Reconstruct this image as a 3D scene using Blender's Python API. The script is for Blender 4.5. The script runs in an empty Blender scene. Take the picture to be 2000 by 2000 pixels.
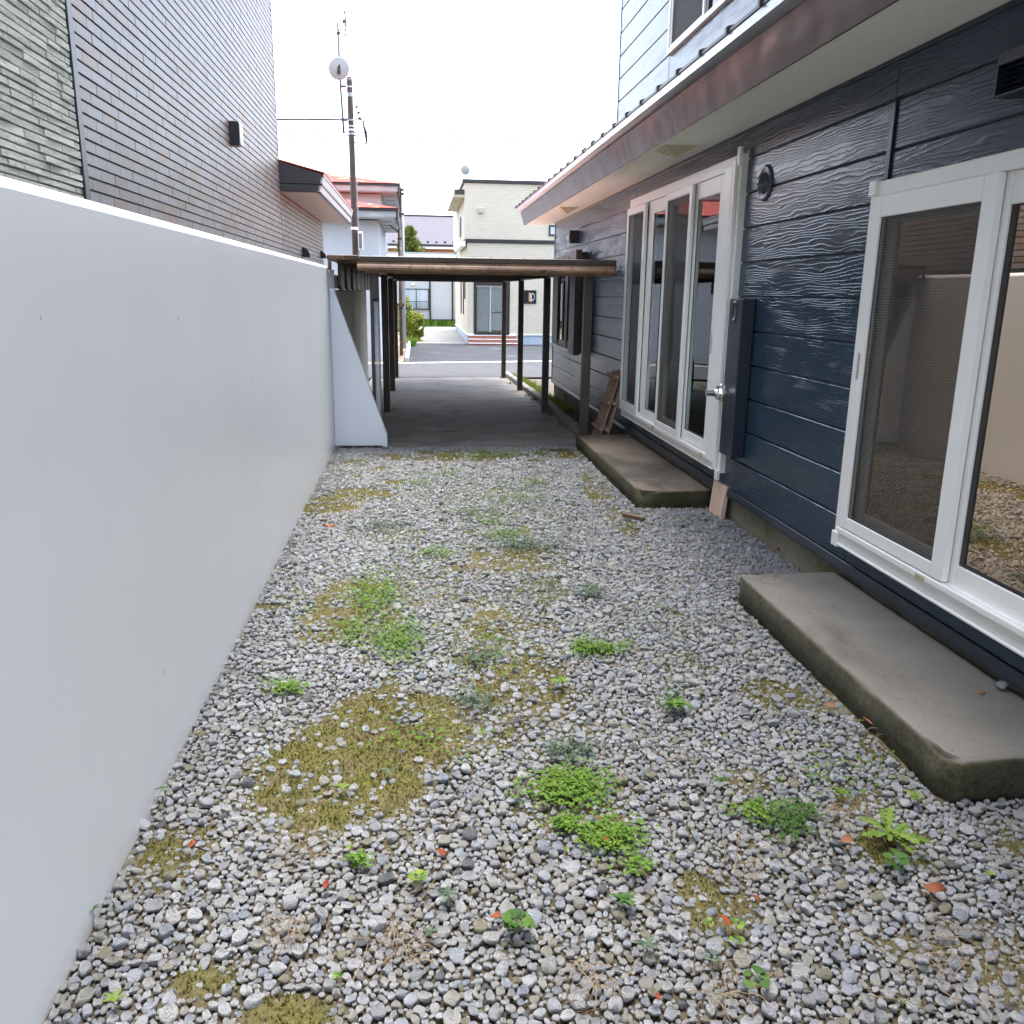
import bpy, bmesh, math, random
import numpy as np
from mathutils import Vector, Matrix, noise as mnoise

random.seed(7); RS = np.random.RandomState(11)
SC = bpy.context.scene; COL = SC.collection

# ---------------------------------------------------------------- camera, light, exposure
F_PX, CAM_H = 1683.0, 1.6                       # focal length in photo pixels (2000 wide), eye height
def _axes():
    d = Vector((812-1000, 568-1000, F_PX)).normalized()
    up = d.cross(Vector((1, .0136, 0))).normalized()
    if up.y > 0: up = -up
    rt = d.cross(up)
    if rt.x < 0: rt = -rt
    return rt, d, up                             # world x, y, z seen in camera axes (x right, y down, z ahead)
AX = _axes()
cam = bpy.data.objects.new('camera', bpy.data.cameras.new('camera')); COL.objects.link(cam)
R3 = Matrix(((AX[0].x, -AX[0].y, -AX[0].z), (AX[1].x, -AX[1].y, -AX[1].z), (AX[2].x, -AX[2].y, -AX[2].z)))
cam.matrix_world = Matrix.Translation((0, 0, CAM_H)) @ R3.to_4x4()
cam.data.sensor_width = 36; cam.data.lens = 36*F_PX/2000; cam.data.clip_start = .05; cam.data.clip_end = 2000
SC.camera = cam

SUN_EL, SUN_AZ = math.radians(80), math.radians(15)   # azimuth measured from +Y towards +X
W = bpy.data.worlds.new('World'); SC.world = W; W.use_nodes = True
wn, wl = W.node_tree.nodes, W.node_tree.links
sky = wn.new('ShaderNodeTexSky'); sky.sky_type = 'NISHITA'; sky.sun_disc = False
sky.sun_elevation = SUN_EL; sky.sun_rotation = SUN_AZ; sky.air_density = 1.0; sky.dust_density = 2.5; sky.ozone_density = 1.0
hs = wn.new('ShaderNodeHueSaturation'); hs.inputs['Saturation'].default_value = .62
wl.new(sky.outputs[0], hs.inputs['Color']); wl.new(hs.outputs[0], wn['Background'].inputs['Color'])
wn['Background'].inputs['Strength'].default_value = .15
sl = bpy.data.lights.new('sun', 'SUN'); sl.energy = 1.3; sl.angle = math.radians(28); sl.color = (1, .97, .92)
so = bpy.data.objects.new('sun', sl); COL.objects.link(so); so.location = (-5, -5, 12)
sd = Vector((math.sin(SUN_AZ)*math.cos(SUN_EL), math.cos(SUN_AZ)*math.cos(SUN_EL), math.sin(SUN_EL)))
so.rotation_euler = sd.to_track_quat('Z', 'Y').to_euler()
SC.view_settings.view_transform = 'Standard'; SC.view_settings.look = 'None'
SC.view_settings.exposure = 2.7; SC.view_settings.gamma = 1.0; SC.view_settings.use_curve_mapping = False

# ---------------------------------------------------------------- helpers
def ground_pt(u, v, z=0.0):
    """where a sight line through photo pixel (u, v) meets the level z (survey of things lying in the yard)"""
    r = Vector((u-1000, v-1000, F_PX)); w = Vector((AX[0].dot(r), AX[1].dot(r), AX[2].dot(r)))
    t = (z-CAM_H)/w.z
    return w.x*t, w.y*t

class MB:
    def __init__(s): s.v = []; s.f = []
    def add(s, vs, fs):
        n = len(s.v); s.v += [tuple(p) for p in vs]; s.f += [tuple(i+n for i in f) for f in fs]; return s
    def box(s, x0, x1, y0, y1, z0, z1):
        if x0 > x1: x0, x1 = x1, x0
        if y0 > y1: y0, y1 = y1, y0
        if z0 > z1: z0, z1 = z1, z0
        return s.add([(x0,y0,z0),(x1,y0,z0),(x1,y1,z0),(x0,y1,z0),(x0,y0,z1),(x1,y0,z1),(x1,y1,z1),(x0,y1,z1)],
                     [(0,3,2,1),(4,5,6,7),(0,1,5,4),(1,2,6,5),(2,3,7,6),(3,0,4,7)])
    def prism(s, poly, axis, a, b):
        """extrude a 2-D polygon along an axis: x -> (y,z), y -> (x,z), z -> (x,y)"""
        n = len(poly)
        P = {'x': lambda p, t: (t, p[0], p[1]), 'y': lambda p, t: (p[0], t, p[1]), 'z': lambda p, t: (p[0], p[1], t)}[axis]
        return s.add([P(p, a) for p in poly]+[P(p, b) for p in poly],
                     [tuple(range(n)), tuple(range(2*n-1, n-1, -1))]+[(i, (i+1) % n, n+(i+1) % n, n+i) for i in range(n)])
    def tube(s, pts, r, seg=8, r1=None, cap=True):
        pts = [Vector(p) for p in pts]; n = len(pts); vs = []; fs = []; X = None
        for i, p in enumerate(pts):
            d = (pts[min(i+1, n-1)]-pts[max(i-1, 0)]).normalized()
            if X is None:
                X = d.cross(Vector((0, 0, 1)) if abs(d.z) < .9 else Vector((1, 0, 0))).normalized()
            else: X = (X-d*X.dot(d)).normalized()
            Y = d.cross(X); rr = r if r1 is None else r+(r1-r)*i/(n-1)
            for k in range(seg):
                a = 2*math.pi*k/seg; vs.append(p+X*rr*math.cos(a)+Y*rr*math.sin(a))
        for i in range(n-1):
            for k in range(seg):
                fs.append((i*seg+k, i*seg+(k+1) % seg, (i+1)*seg+(k+1) % seg, (i+1)*seg+k))
        if cap: fs += [tuple(range(seg-1, -1, -1)), tuple(range((n-1)*seg, n*seg))]
        return s.add(vs, fs)
    def lathe(s, prof, c, ax, seg=24):
        """profile of (radius, height) turned about axis ax through c"""
        ax = Vector(ax).normalized(); c = Vector(c)
        X = ax.cross(Vector((0, 0, 1)) if abs(ax.z) < .9 else Vector((1, 0, 0))).normalized(); Y = ax.cross(X)
        vs = []; fs = []
        for (r, h) in prof:
            for k in range(seg):
                a = 2*math.pi*k/seg; vs.append(c+ax*h+X*r*math.cos(a)+Y*r*math.sin(a))
        for i in range(len(prof)-1):
            for k in range(seg): fs.append((i*seg+k, i*seg+(k+1) % seg, (i+1)*seg+(k+1) % seg, (i+1)*seg+k))
        return s.add(vs, fs)
    def mesh(s, name, m, bevel=0, seg=1, smooth=False, recalc=True):
        me = bpy.data.meshes.new(name); me.from_pydata(s.v, [], s.f)
        if recalc or bevel:
            bm = bmesh.new(); bm.from_mesh(me)
            if recalc: bmesh.ops.recalc_face_normals(bm, faces=bm.faces)
            if bevel: bmesh.ops.bevel(bm, geom=list(bm.edges), offset=bevel, segments=seg, affect='EDGES', profile=.5, clamp_overlap=True)
            bm.to_mesh(me); bm.free()
        if smooth: me.shade_smooth()
        if m: me.materials.append(m)
        return me
    def build(s, name, m, parent=None, bevel=0, seg=1, smooth=False, recalc=True):
        return link(name, s.mesh(name, m, bevel, seg, smooth, recalc), parent)

def link(name, me, parent=None, loc=None, rot=None):
    o = bpy.data.objects.new(name, me); COL.objects.link(o)
    if parent is not None:
        o.parent = parent; o.matrix_parent_inverse = Matrix.Translation(-origin(parent))
    if loc is not None: o.location = loc
    if rot is not None: o.rotation_euler = rot
    return o
def origin(o):
    v = Vector(o.location)
    while o.parent is not None:
        o = o.parent
        v = v if o.location.length == 0 else v
    return v
def thing(name, label, cat, loc=(0, 0, 0), group=None):
    o = bpy.data.objects.new(name, None); COL.objects.link(o); o.location = loc; o.empty_display_size = .1
    o['label'] = label; o['category'] = cat
    if group: o['group'] = group
    return o
def part(name, m, parent, *boxes, bevel=0, seg=1):
    b = MB()
    for q in boxes: b.box(*q)
    return b.build(name, m, parent, bevel, seg)
def tag(o, label, cat, group=None):
    o['label'] = label; o['category'] = cat
    if group: o['group'] = group
    return o
def structure(o): o['kind'] = 'structure'; return o
def stuff(o): o['kind'] = 'stuff'; return o

# ---------------------------------------------------------------- materials
def new_mat(name):
    m = bpy.data.materials.new(name); m.use_nodes = True
    return m, m.node_tree.nodes, m.node_tree.links, m.node_tree.nodes['Principled BSDF']
def nd(n, t, **k):
    o = n.new(t)
    for a, b in k.items():
        if a in o.inputs: o.inputs[a].default_value = b
        else: setattr(o, a, b)
    return o
def pos_of(n, l, scale=(1, 1, 1)):
    g = n.new('ShaderNodeNewGeometry'); mp = n.new('ShaderNodeMapping'); mp.inputs['Scale'].default_value = scale
    l.new(g.outputs['Position'], mp.inputs['Vector']); return mp.outputs[0]
def noise_of(n, l, vec, scale, detail=4, rough=.55, dist=0):
    t = n.new('ShaderNodeTexNoise'); t.inputs['Scale'].default_value = scale; t.inputs['Detail'].default_value = detail
    t.inputs['Roughness'].default_value = rough; t.inputs['Distortion'].default_value = dist
    l.new(vec, t.inputs['Vector']); return t.outputs['Fac']
def ramp_of(n, l, fac, stops, interp='LINEAR'):
    r = n.new('ShaderNodeValToRGB'); e = r.color_ramp.elements; r.color_ramp.interpolation = interp
    while len(e) < len(stops): e.new(.5)
    for i, (p, c) in enumerate(stops):
        e[i].position = p; e[i].color = (c, c, c, 1) if isinstance(c, (int, float)) else (*c, 1)
    l.new(fac, r.inputs['Fac']); return r.outputs['Color']
def mix_of(n, l, fac, a, b, mode='MIX'):
    x = n.new('ShaderNodeMix'); x.data_type = 'RGBA'; x.blend_type = mode
    for s, v in (('Factor', fac), ('A', a), ('B', b)):
        i = [q for q in x.inputs if q.name == s and q.enabled][0]
        if isinstance(v, (int, float)): i.default_value = v if s == 'Factor' else (v, v, v, 1)
        elif isinstance(v, tuple): i.default_value = (*v, 1)
        else: l.new(v, i)
    return [q for q in x.outputs if q.enabled][0]
def math_of(n, l, op, a, b=0.0):
    x = n.new('ShaderNodeMath'); x.operation = op
    for i, v in ((0, a), (1, b)):
        if isinstance(v, (int, float)): x.inputs[i].default_value = v
        else: l.new(v, x.inputs[i])
    return x.outputs[0]
def bump_of(n, l, p, h, dist=.002, strength=1.0, prev=None):
    b = n.new('ShaderNodeBump'); b.inputs['Distance'].default_value = dist; b.inputs['Strength'].default_value = strength
    l.new(h, b.inputs['Height'])
    if prev is not None: l.new(prev, b.inputs['Normal'])
    l.new(b.outputs[0], p.inputs['Normal']); return b.outputs[0]

def simple(name, c1, c2=None, rough=.6, scale=6, stretch=(1, 1, 1), bump=0, bscale=80, metal=0, spec=.5, lo=.35, hi=.65, rvar=0, dirt=None, dscale=1.5, dlo=.55, dhi=.75):
    """two-tone weathered surface, fine relief, optional patches of dirt with a shape of their own"""
    m, n, l, p = new_mat(name)
    vec = pos_of(n, l, stretch)
    f = noise_of(n, l, vec, scale, 6)
    c2 = c2 or tuple(x*.8 for x in c1)
    col = ramp_of(n, l, f, [(lo, c1), (hi, c2)])
    if dirt:
        d = noise_of(n, l, pos_of(n, l, stretch), dscale, 8, .65, .4)
        col = mix_of(n, l, ramp_of(n, l, d, [(dlo, 0.0), (dhi, 1.0)]), col, dirt)
    l.new(col, p.inputs['Base Color'])
    p.inputs['Roughness'].default_value = rough; p.inputs['Metallic'].default_value = metal
    p.inputs['Specular IOR Level'].default_value = spec
    if rvar: l.new(ramp_of(n, l, f, [(.3, max(rough-rvar, .05)), (.7, rough+rvar)]), p.inputs['Roughness'])
    if bump: bump_of(n, l, p, noise_of(n, l, pos_of(n, l, stretch), bscale, 5, .6), bump)
    return m

M = {}
M['white_wall'] = simple('white_painted_wall', (.735,.765,.805), (.705,.735,.775), .36, .9, bump=.0003, bscale=40, dirt=(.655,.685,.725), dscale=1.7, dlo=.60, dhi=.85, rvar=.05)
M['white_alu'] = simple('white_window_frame', (.82,.82,.78), (.80,.80,.76), .30, 3)
M['alu_dim'] = simple('grey_inner_frame', (.42,.42,.38), (.38,.38,.34), .4, 3)
M['brown_steel'] = simple('brown_painted_steel', (.035,.024,.018), (.055,.036,.026), .42, 5, bump=.0006, bscale=90, dirt=(.11,.05,.025), dscale=7, dlo=.66, dhi=.78)
M['rusty'] = simple('rusty_brown_steel', (.12,.062,.034), (.055,.028,.017), .62, 14, bump=.0012, bscale=70, dirt=(.30,.17,.08), dscale=9, dlo=.54, dhi=.66)
M['roof_under'] = simple('brown_painted_sheet', (.50,.33,.28), (.42,.27,.23), .55, 4)
M['gutter_brown'] = simple('worn_brown_gutter', (.30,.185,.11), (.17,.10,.06), .45, 4, (1.2,1,1), .0008, 80, dirt=(.05,.03,.02), dscale=16, dlo=.60, dhi=.66)
M['dark_brown'] = simple('dark_brown_frame', (.016,.012,.010), (.022,.017,.013), .4, 5)
M['black'] = simple('black_painted_metal', (.010,.010,.012), (.014,.014,.016), .35, 5)
M['dark_trim'] = simple('dark_grey_trim', (.026,.030,.032), (.032,.036,.038), .4, 4)
M['fascia'] = None
M['soffit'] = None
M['concrete'] = simple('weathered_concrete', (.26,.25,.22), (.19,.185,.16), .85, 3, bump=.0022, bscale=120, dirt=(.12,.11,.075), dscale=2.5)
M['foundation'] = simple('mossy_foundation_concrete', (.22,.20,.145), (.15,.135,.09), .85, 4, bump=.002, bscale=90, dirt=(.09,.095,.035), dscale=3, dlo=.5, dhi=.7)
M['dark_metal_roof'] = simple('dark_red_brown_roof', (.026,.014,.015), (.038,.018,.018), .4, 4)
M['red_roof'] = simple('worn_red_roof', (.36,.05,.035), (.30,.04,.03), .6, 2, spec=.08, dirt=(.62,.36,.13), dscale=1.6, dlo=.58, dhi=.62)
M['white_stucco'] = simple('white_stucco', (.50,.51,.52), (.46,.47,.49), .8, 1.5, bump=.002, bscale=40)
M['grey_eave'] = simple('weathered_grey_eave', (.30,.31,.31), (.42,.43,.43), .7, 3, (1,1,3))
M['purple_roof'] = None
M['orange_wall'] = simple('orange_wall', (.55,.27,.11), (.52,.25,.10), .7, 2)
M['brick_red'] = None
M['cream_brick'] = None
M['frost'] = simple('frosted_glass', (.20,.215,.20), (.17,.185,.175), .22, 1.2)
M['dark_glass'] = simple('dark_far_glass', (.02,.022,.024), (.03,.032,.034), .05, 1)
M['curtain_glass'] = simple('window_with_pale_curtain', (.52,.57,.62), (.36,.42,.48), .12, 2.2, (3,1,.15))
M['pale_blue'] = simple('pale_blue_grey_base', (.42,.47,.54), (.38,.43,.50), .7, 2)
M['steel'] = simple('galvanised_steel', (.42,.43,.44), (.34,.35,.36), .35, 20, metal=.9)
M['dull_steel'] = simple('dull_mast_steel', (.075,.075,.085), (.055,.055,.062), .6, 20)
M['drip'] = simple('bright_folded_metal', (.62,.63,.66), (.52,.53,.56), .3, 3, (1,.6,1), .004, 5, metal=.55)
M['chrome'] = simple('polished_steel', (.75,.74,.70), (.68,.67,.64), .16, 10, metal=1)
M['dish'] = simple('pale_dish', (.36,.42,.43), (.33,.39,.40), .5, 3)
M['grey_pipe'] = simple('grey_drain_pipe', (.36,.39,.41), (.32,.35,.37), .4, 4)
M['wood_grey'] = simple('weathered_brown_wood', (.40,.27,.20), (.28,.185,.135), .8, 9, (1,1,8), .0015, 60)
M['wood_pole'] = simple('brown_steel_pole', (.062,.040,.032), (.045,.030,.024), .5, 6, (6,6,1), .0008, 60)
M['cream_plastic'] = simple('aged_cream_plastic', (.46,.42,.27), (.40,.36,.22), .5, 8)
M['navy_smooth'] = simple('navy_painted_metal', (.017,.025,.038), (.014,.021,.033), .28, 4, bump=.0006, bscale=40)
M['vent_blue'] = simple('slate_blue_vent', (.05,.068,.09), (.042,.058,.08), .22, 4)
M['canopy_soffit'] = simple('taupe_soffit', (.36,.345,.33), (.33,.315,.30), .7, 3)
M['canopy_strip'] = simple('pale_grey_fascia_strip', (.50,.54,.56), (.46,.50,.52), .4, 3)
M['offcut'] = simple('damp_wood_offcut', (.13,.095,.055), (.09,.065,.04), .9, 9)
M['pink_tile'] = simple('pinkish_concrete_tile', (.62,.44,.34), (.56,.39,.30), .8, 5, bump=.001, bscale=100)
M['terrain'] = simple('garden_soil', (.10,.085,.06), (.07,.058,.04), .95, 2, bump=.01, bscale=12)
M['lot_gravel'] = simple('grey_lot_gravel', (.24,.24,.225), (.10,.10,.095), .9, 22, bump=.02, bscale=24)
M['soil_strip'] = simple('stony_soil', (.30,.24,.18), (.12,.09,.065), .95, 16, bump=.02, bscale=20)
M['road'] = simple('grey_road_asphalt', (.082,.082,.087), (.066,.066,.070), .9, 3, (1,.6,1), .003, 60, spec=.1)
M['forecourt'] = simple('patched_asphalt', (.055,.059,.066), (.040,.043,.049), .9, 1.5, (.6,1,1), .004, 50, spec=.1, dirt=(.15,.15,.145), dscale=1.3, dlo=.6, dhi=.66)
M['drive'] = simple('old_carport_asphalt', (.31,.275,.235), (.19,.168,.145), .8, 1.6, (1,1.6,1), .006, 60, dirt=(.045,.042,.040), dscale=1.3, dlo=.56, dhi=.7)
M['pavekerb'] = simple('pale_kerb_concrete', (.40,.40,.38), (.32,.32,.30), .8, 5, bump=.002, bscale=60)
M['bark'] = simple('bark', (.10,.07,.05), (.06,.045,.03), .9, 12)
M['bamboo'] = simple('dry_bamboo', (.52,.44,.30), (.44,.36,.24), .6, 8)
M['interior'] = simple('room_wall', (.60,.56,.49), (.56,.52,.46), .9, 2)
M['room_floor'] = simple('room_floor', (.16,.11,.07), (.13,.09,.06), .5, 3)
M['curtain'] = simple('white_curtain', (.86,.88,.88), (.74,.77,.78), .8, 7, (1,6,.05))
m = M['curtain']; n, l, p = m.node_tree.nodes, m.node_tree.links, m.node_tree.nodes['Principled BSDF']
t = n.new('ShaderNodeBsdfTranslucent'); t.inputs[0].default_value = (.85, .85, .82, 1); mx = n.new('ShaderNodeMixShader'); mx.inputs[0].default_value = .5
l.new(p.outputs[0], mx.inputs[1]); l.new(t.outputs[0], mx.inputs[2]); l.new(mx.outputs[0], n['Material Output'].inputs['Surface'])
M['panel_concrete'] = simple('stained_concrete_panel', (.66,.66,.60), (.52,.52,.46), .85, 2.2, (1,3,.5), .002, 70, dirt=(.32,.30,.22), dscale=2, dlo=.58, dhi=.72)

m = M['white_wall']; n, l, p = m.node_tree.nodes, m.node_tree.links, m.node_tree.nodes['Principled BSDF']
c = p.inputs['Base Color'].links[0].from_socket
sp = noise_of(n, l, pos_of(n, l), 26, 2, .5); c = mix_of(n, l, ramp_of(n, l, sp, [(.765, 0.0), (.785, .6)]), c, (.20,.20,.19))
stk = noise_of(n, l, pos_of(n, l, (1, 11, .35)), 1.6, 4, .6); g = n.new('ShaderNodeNewGeometry'); sz = n.new('ShaderNodeSeparateXYZ'); l.new(g.outputs['Position'], sz.inputs[0])
drip = math_of(n, l, 'MULTIPLY', ramp_of(n, l, stk, [(.56, 0.0), (.74, .07)]), ramp_of(n, l, math_of(n, l, 'MULTIPLY', sz.outputs['Z'], .5), [(.55, 0.0), (.92, 1.0)]))
c = mix_of(n, l, drip, c, (.56,.58,.60))
base = math_of(n, l, 'MULTIPLY', ramp_of(n, l, math_of(n, l, 'ADD', sz.outputs['Z'], math_of(n, l, 'MULTIPLY', noise_of(n, l, pos_of(n, l, (1, 2, 1)), 5, 4), -.075)), [(0, 1.0), (.012, 0.0)]), .08)
c = mix_of(n, l, base, c, (.30,.28,.23)); l.new(c, p.inputs['Base Color'])

def random01(n, l):
    """one random value per loose piece and per object"""
    g = n.new('ShaderNodeNewGeometry'); o = n.new('ShaderNodeObjectInfo')
    return math_of(n, l, 'FRACT', math_of(n, l, 'ADD', g.outputs['Random Per Island'], o.outputs['Random']))

def tile_mat():
    m, n, l, p = new_mat('mauve_brown_wall_tile'); r = random01(n, l)
    c = ramp_of(n, l, r, [(0, (.125,.092,.076)), (.18, (.165,.142,.132)), (.36, (.175,.165,.174)), (.52, (.160,.138,.126)), (.66, (.185,.180,.202)), (.8, (.150,.112,.090)), (.93, (.185,.115,.084))], 'LINEAR')
    c = mix_of(n, l, math_of(n, l, 'MULTIPLY', noise_of(n, l, pos_of(n, l, (1, 1, 1)), 9, 3), .5), c, (.160,.145,.138))
    l.new(c, p.inputs['Base Color']); p.inputs['Roughness'].default_value = .42; p.inputs['Specular IOR Level'].default_value = .4
    bump_of(n, l, p, noise_of(n, l, pos_of(n, l, (1, 1, 2)), 45, 3), .0008)
    return m
M['tile'] = tile_mat()
def stone_mat():
    m, n, l, p = new_mat('split_face_grey_stone'); r = random01(n, l)
    c = ramp_of(n, l, r, [(0, (.46,.48,.43)), (.3, (.52,.545,.48)), (.6, (.42,.44,.395)), (.9, (.57,.59,.52))])
    f = noise_of(n, l, pos_of(n, l, (1, .6, 1.4)), 60, 6, .7)
    c = mix_of(n, l, ramp_of(n, l, f, [(.34, .45), (.5, 0.0)]), c, (.20,.21,.19))
    l.new(c, p.inputs['Base Color']); p.inputs['Roughness'].default_value = .85
    bump_of(n, l, p, f, .012); return m
M['stone'] = stone_mat()

def siding_mat():
    m, n, l, p = new_mat('navy_wood_grain_siding')
    l.new(ramp_of(n, l, noise_of(n, l, pos_of(n, l), 1.7, 5), [(.35, (.0125,.0335,.058)), (.65, (.0175,.042,.070))]), p.inputs['Base Color'])
    # raised grain: long flat loops along each board
    v = pos_of(n, l, (1, .17, 1.0))
    ob = n.new('ShaderNodeObjectInfo'); va = n.new('ShaderNodeVectorMath'); va.operation = 'ADD'
    cb = n.new('ShaderNodeCombineXYZ'); l.new(math_of(n, l, 'MULTIPLY', ob.outputs['Random'], 37.0), cb.inputs[1]); l.new(v, va.inputs[0]); l.new(cb.outputs[0], va.inputs[1])
    v = va.outputs[0]
    warp = noise_of(n, l, v, 9.0, 2, .5)
    g = n.new('ShaderNodeNewGeometry'); sep = n.new('ShaderNodeSeparateXYZ'); l.new(g.outputs['Position'], sep.inputs[0])
    ph = math_of(n, l, 'ADD', math_of(n, l, 'MULTIPLY', sep.outputs['Z'], 330.0), math_of(n, l, 'MULTIPLY', warp, 46.0))
    ph = math_of(n, l, 'ADD', ph, math_of(n, l, 'MULTIPLY', noise_of(n, l, pos_of(n, l, (1, .5, 1)), 38, 2), 3.2))
    w = math_of(n, l, 'SINE', ph)
    w = ramp_of(n, l, math_of(n, l, 'ADD', math_of(n, l, 'MULTIPLY', w, .5), .5), [(.45, 0.0), (.8, .6), (1.0, 1.0)])
    amp = ramp_of(n, l, noise_of(n, l, pos_of(n, l, (1, .4, 1)), 9, 2), [(.3, .3), (.62, 1.0)])
    h = math_of(n, l, 'MULTIPLY', w, amp)
    b1 = bump_of(n, l, p, h, .0011)
    bump_of(n, l, p, noise_of(n, l, pos_of(n, l, (1, .25, 1)), 160, 3), .0004, prev=b1)
    p.inputs['Roughness'].default_value = .23; p.inputs['Specular IOR Level'].default_value = .48
    return m
M['siding'] = siding_mat()

def fascia_mat():
    m, n, l, p = new_mat('brown_coated_fascia')
    l.new(ramp_of(n, l, noise_of(n, l, pos_of(n, l, (1, .3, 1)), 2, 4), [(.3, (.120,.108,.104)), (.7, (.150,.136,.131))]), p.inputs['Base Color'])
    p.inputs['Metallic'].default_value = .35; p.inputs['Roughness'].default_value = .27
    bump_of(n, l, p, noise_of(n, l, pos_of(n, l, (1, .55, 1)), 2.4, 2), .035, .8)
    return m
M['fascia'] = fascia_mat()
def soffit_mat():
    m, n, l, p = new_mat('grey_green_soffit_board')
    v = pos_of(n, l, (1, .25, 1)); f = noise_of(n, l, v, 30, 4, .6, 1.5)
    l.new(ramp_of(n, l, f, [(.3, (.72,.72,.65)), (.7, (.78,.78,.70))]), p.inputs['Base Color'])
    p.inputs['Roughness'].default_value = .7; bump_of(n, l, p, f, .002); return m
M['soffit'] = soffit_mat()
def banded(name, c1, c2, axis, freq, rough=.5):
    m, n, l, p = new_mat(name)
    g = n.new('ShaderNodeNewGeometry'); sep = n.new('ShaderNodeSeparateXYZ'); l.new(g.outputs['Position'], sep.inputs[0])
    w = math_of(n, l, 'FRACT', math_of(n, l, 'MULTIPLY', sep.outputs[axis], freq))
    l.new(ramp_of(n, l, w, [(0, c2), (.25, c1), (.9, c1)]), p.inputs['Base Color']); p.inputs['Roughness'].default_value = rough; p.inputs['Specular IOR Level'].default_value = .1
    bump_of(n, l, p, w, .02); return m
M['purple_roof'] = banded('purple_grey_ribbed_roof', (.085,.077,.095), (.035,.03,.04), 'Y', 3.2)
def brickish(name, c1, c2, mortar, bw, bh, msize, rough=.7, bump=.004):
    m, n, l, p = new_mat(name)
    g = n.new('ShaderNodeNewGeometry'); sep = n.new('ShaderNodeSeparateXYZ'); l.new(g.outputs['Position'], sep.inputs[0])
    cb = n.new('ShaderNodeCombineXYZ'); l.new(math_of(n, l, 'ADD', sep.outputs['X'], sep.outputs['Y']), cb.inputs[0]); l.new(sep.outputs['Z'], cb.inputs[1])
    b = n.new('ShaderNodeTexBrick'); l.new(cb.outputs[0], b.inputs['Vector'])
    b.inputs['Color1'].default_value = (*c1, 1); b.inputs['Color2'].default_value = (*c2, 1); b.inputs['Mortar'].default_value = (*mortar, 1)
    b.inputs['Scale'].default_value = 1; b.inputs['Brick Width'].default_value = bw; b.inputs['Row Height'].default_value = bh; b.inputs['Mortar Size'].default_value = msize
    stain = noise_of(n, l, pos_of(n, l), .8, 5)
    l.new(mix_of(n, l, ramp_of(n, l, stain, [(.45, 0.0), (.8, .35)]), b.outputs['Color'], tuple(x*.7 for x in c1)), p.inputs['Base Color'])
    p.inputs['Roughness'].default_value = rough
    bump_of(n, l, p, math_of(n, l, 'SUBTRACT', 1.0, b.outputs['Fac']), bump); return m
M['cream_brick'] = brickish('cream_brick_siding', (.62,.56,.44), (.58,.52,.405), (.42,.375,.29), .24, .075, .006)
M['brick_red'] = brickish('red_brick_step', (.36,.12,.075), (.30,.10,.065), (.34,.16,.11), .22, .09, .008)

def glass_mat(name, tint, gloss, fac, rough=0.0, bump=0):
    m, n, l, p = new_mat(name); n.remove(p)
    t = nd(n, 'ShaderNodeBsdfTransparent'); t.inputs[0].default_value = (*tint, 1)
    g = nd(n, 'ShaderNodeBsdfGlossy'); g.inputs['Color'].default_value = (*gloss, 1); g.inputs['Roughness'].default_value = rough
    fr = n.new('ShaderNodeFresnel'); fr.inputs['IOR'].default_value = 1.38
    f = math_of(n, l, 'MINIMUM', math_of(n, l, 'ADD', fr.outputs[0], fac), 1.0)
    mx = n.new('ShaderNodeMixShader'); l.new(f, mx.inputs[0]); l.new(t.outputs[0], mx.inputs[1]); l.new(g.outputs[0], mx.inputs[2])
    l.new(mx.outputs[0], n['Material Output'].inputs['Surface'])
    if bump:
        b = n.new('ShaderNodeBump'); b.inputs['Distance'].default_value = bump; l.new(noise_of(n, l, pos_of(n, l), 1.5, 1), b.inputs['Height']); l.new(b.outputs[0], g.inputs['Normal'])
    return m
M['glass_bronze'] = glass_mat('bronze_coated_glass', (.40,.37,.33), (1.0,.80,.62), .50, bump=.0015)
M['glass'] = glass_mat('clear_glass', (.86,.88,.86), (.95,1,1), .02, bump=.0015)
def screen_mat():
    m, n, l, p = new_mat('insect_screen_mesh')
    g = n.new('ShaderNodeNewGeometry'); sep = n.new('ShaderNodeSeparateXYZ'); l.new(g.outputs['Position'], sep.inputs[0])
    a = math_of(n, l, 'SINE', math_of(n, l, 'MULTIPLY', sep.outputs['Y'], 2*math.pi/.0125)); b = math_of(n, l, 'SINE', math_of(n, l, 'MULTIPLY', sep.outputs['Z'], 2*math.pi/.0125))
    w = ramp_of(n, l, math_of(n, l, 'MAXIMUM', a, b), [(.55, .26), (1.0, .50)])
    p.inputs['Base Color'].default_value = (.05,.044,.034, 1); p.inputs['Roughness'].default_value = .7
    l.new(w, p.inputs['Alpha']); return m
M['screen'] = screen_mat()

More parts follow.
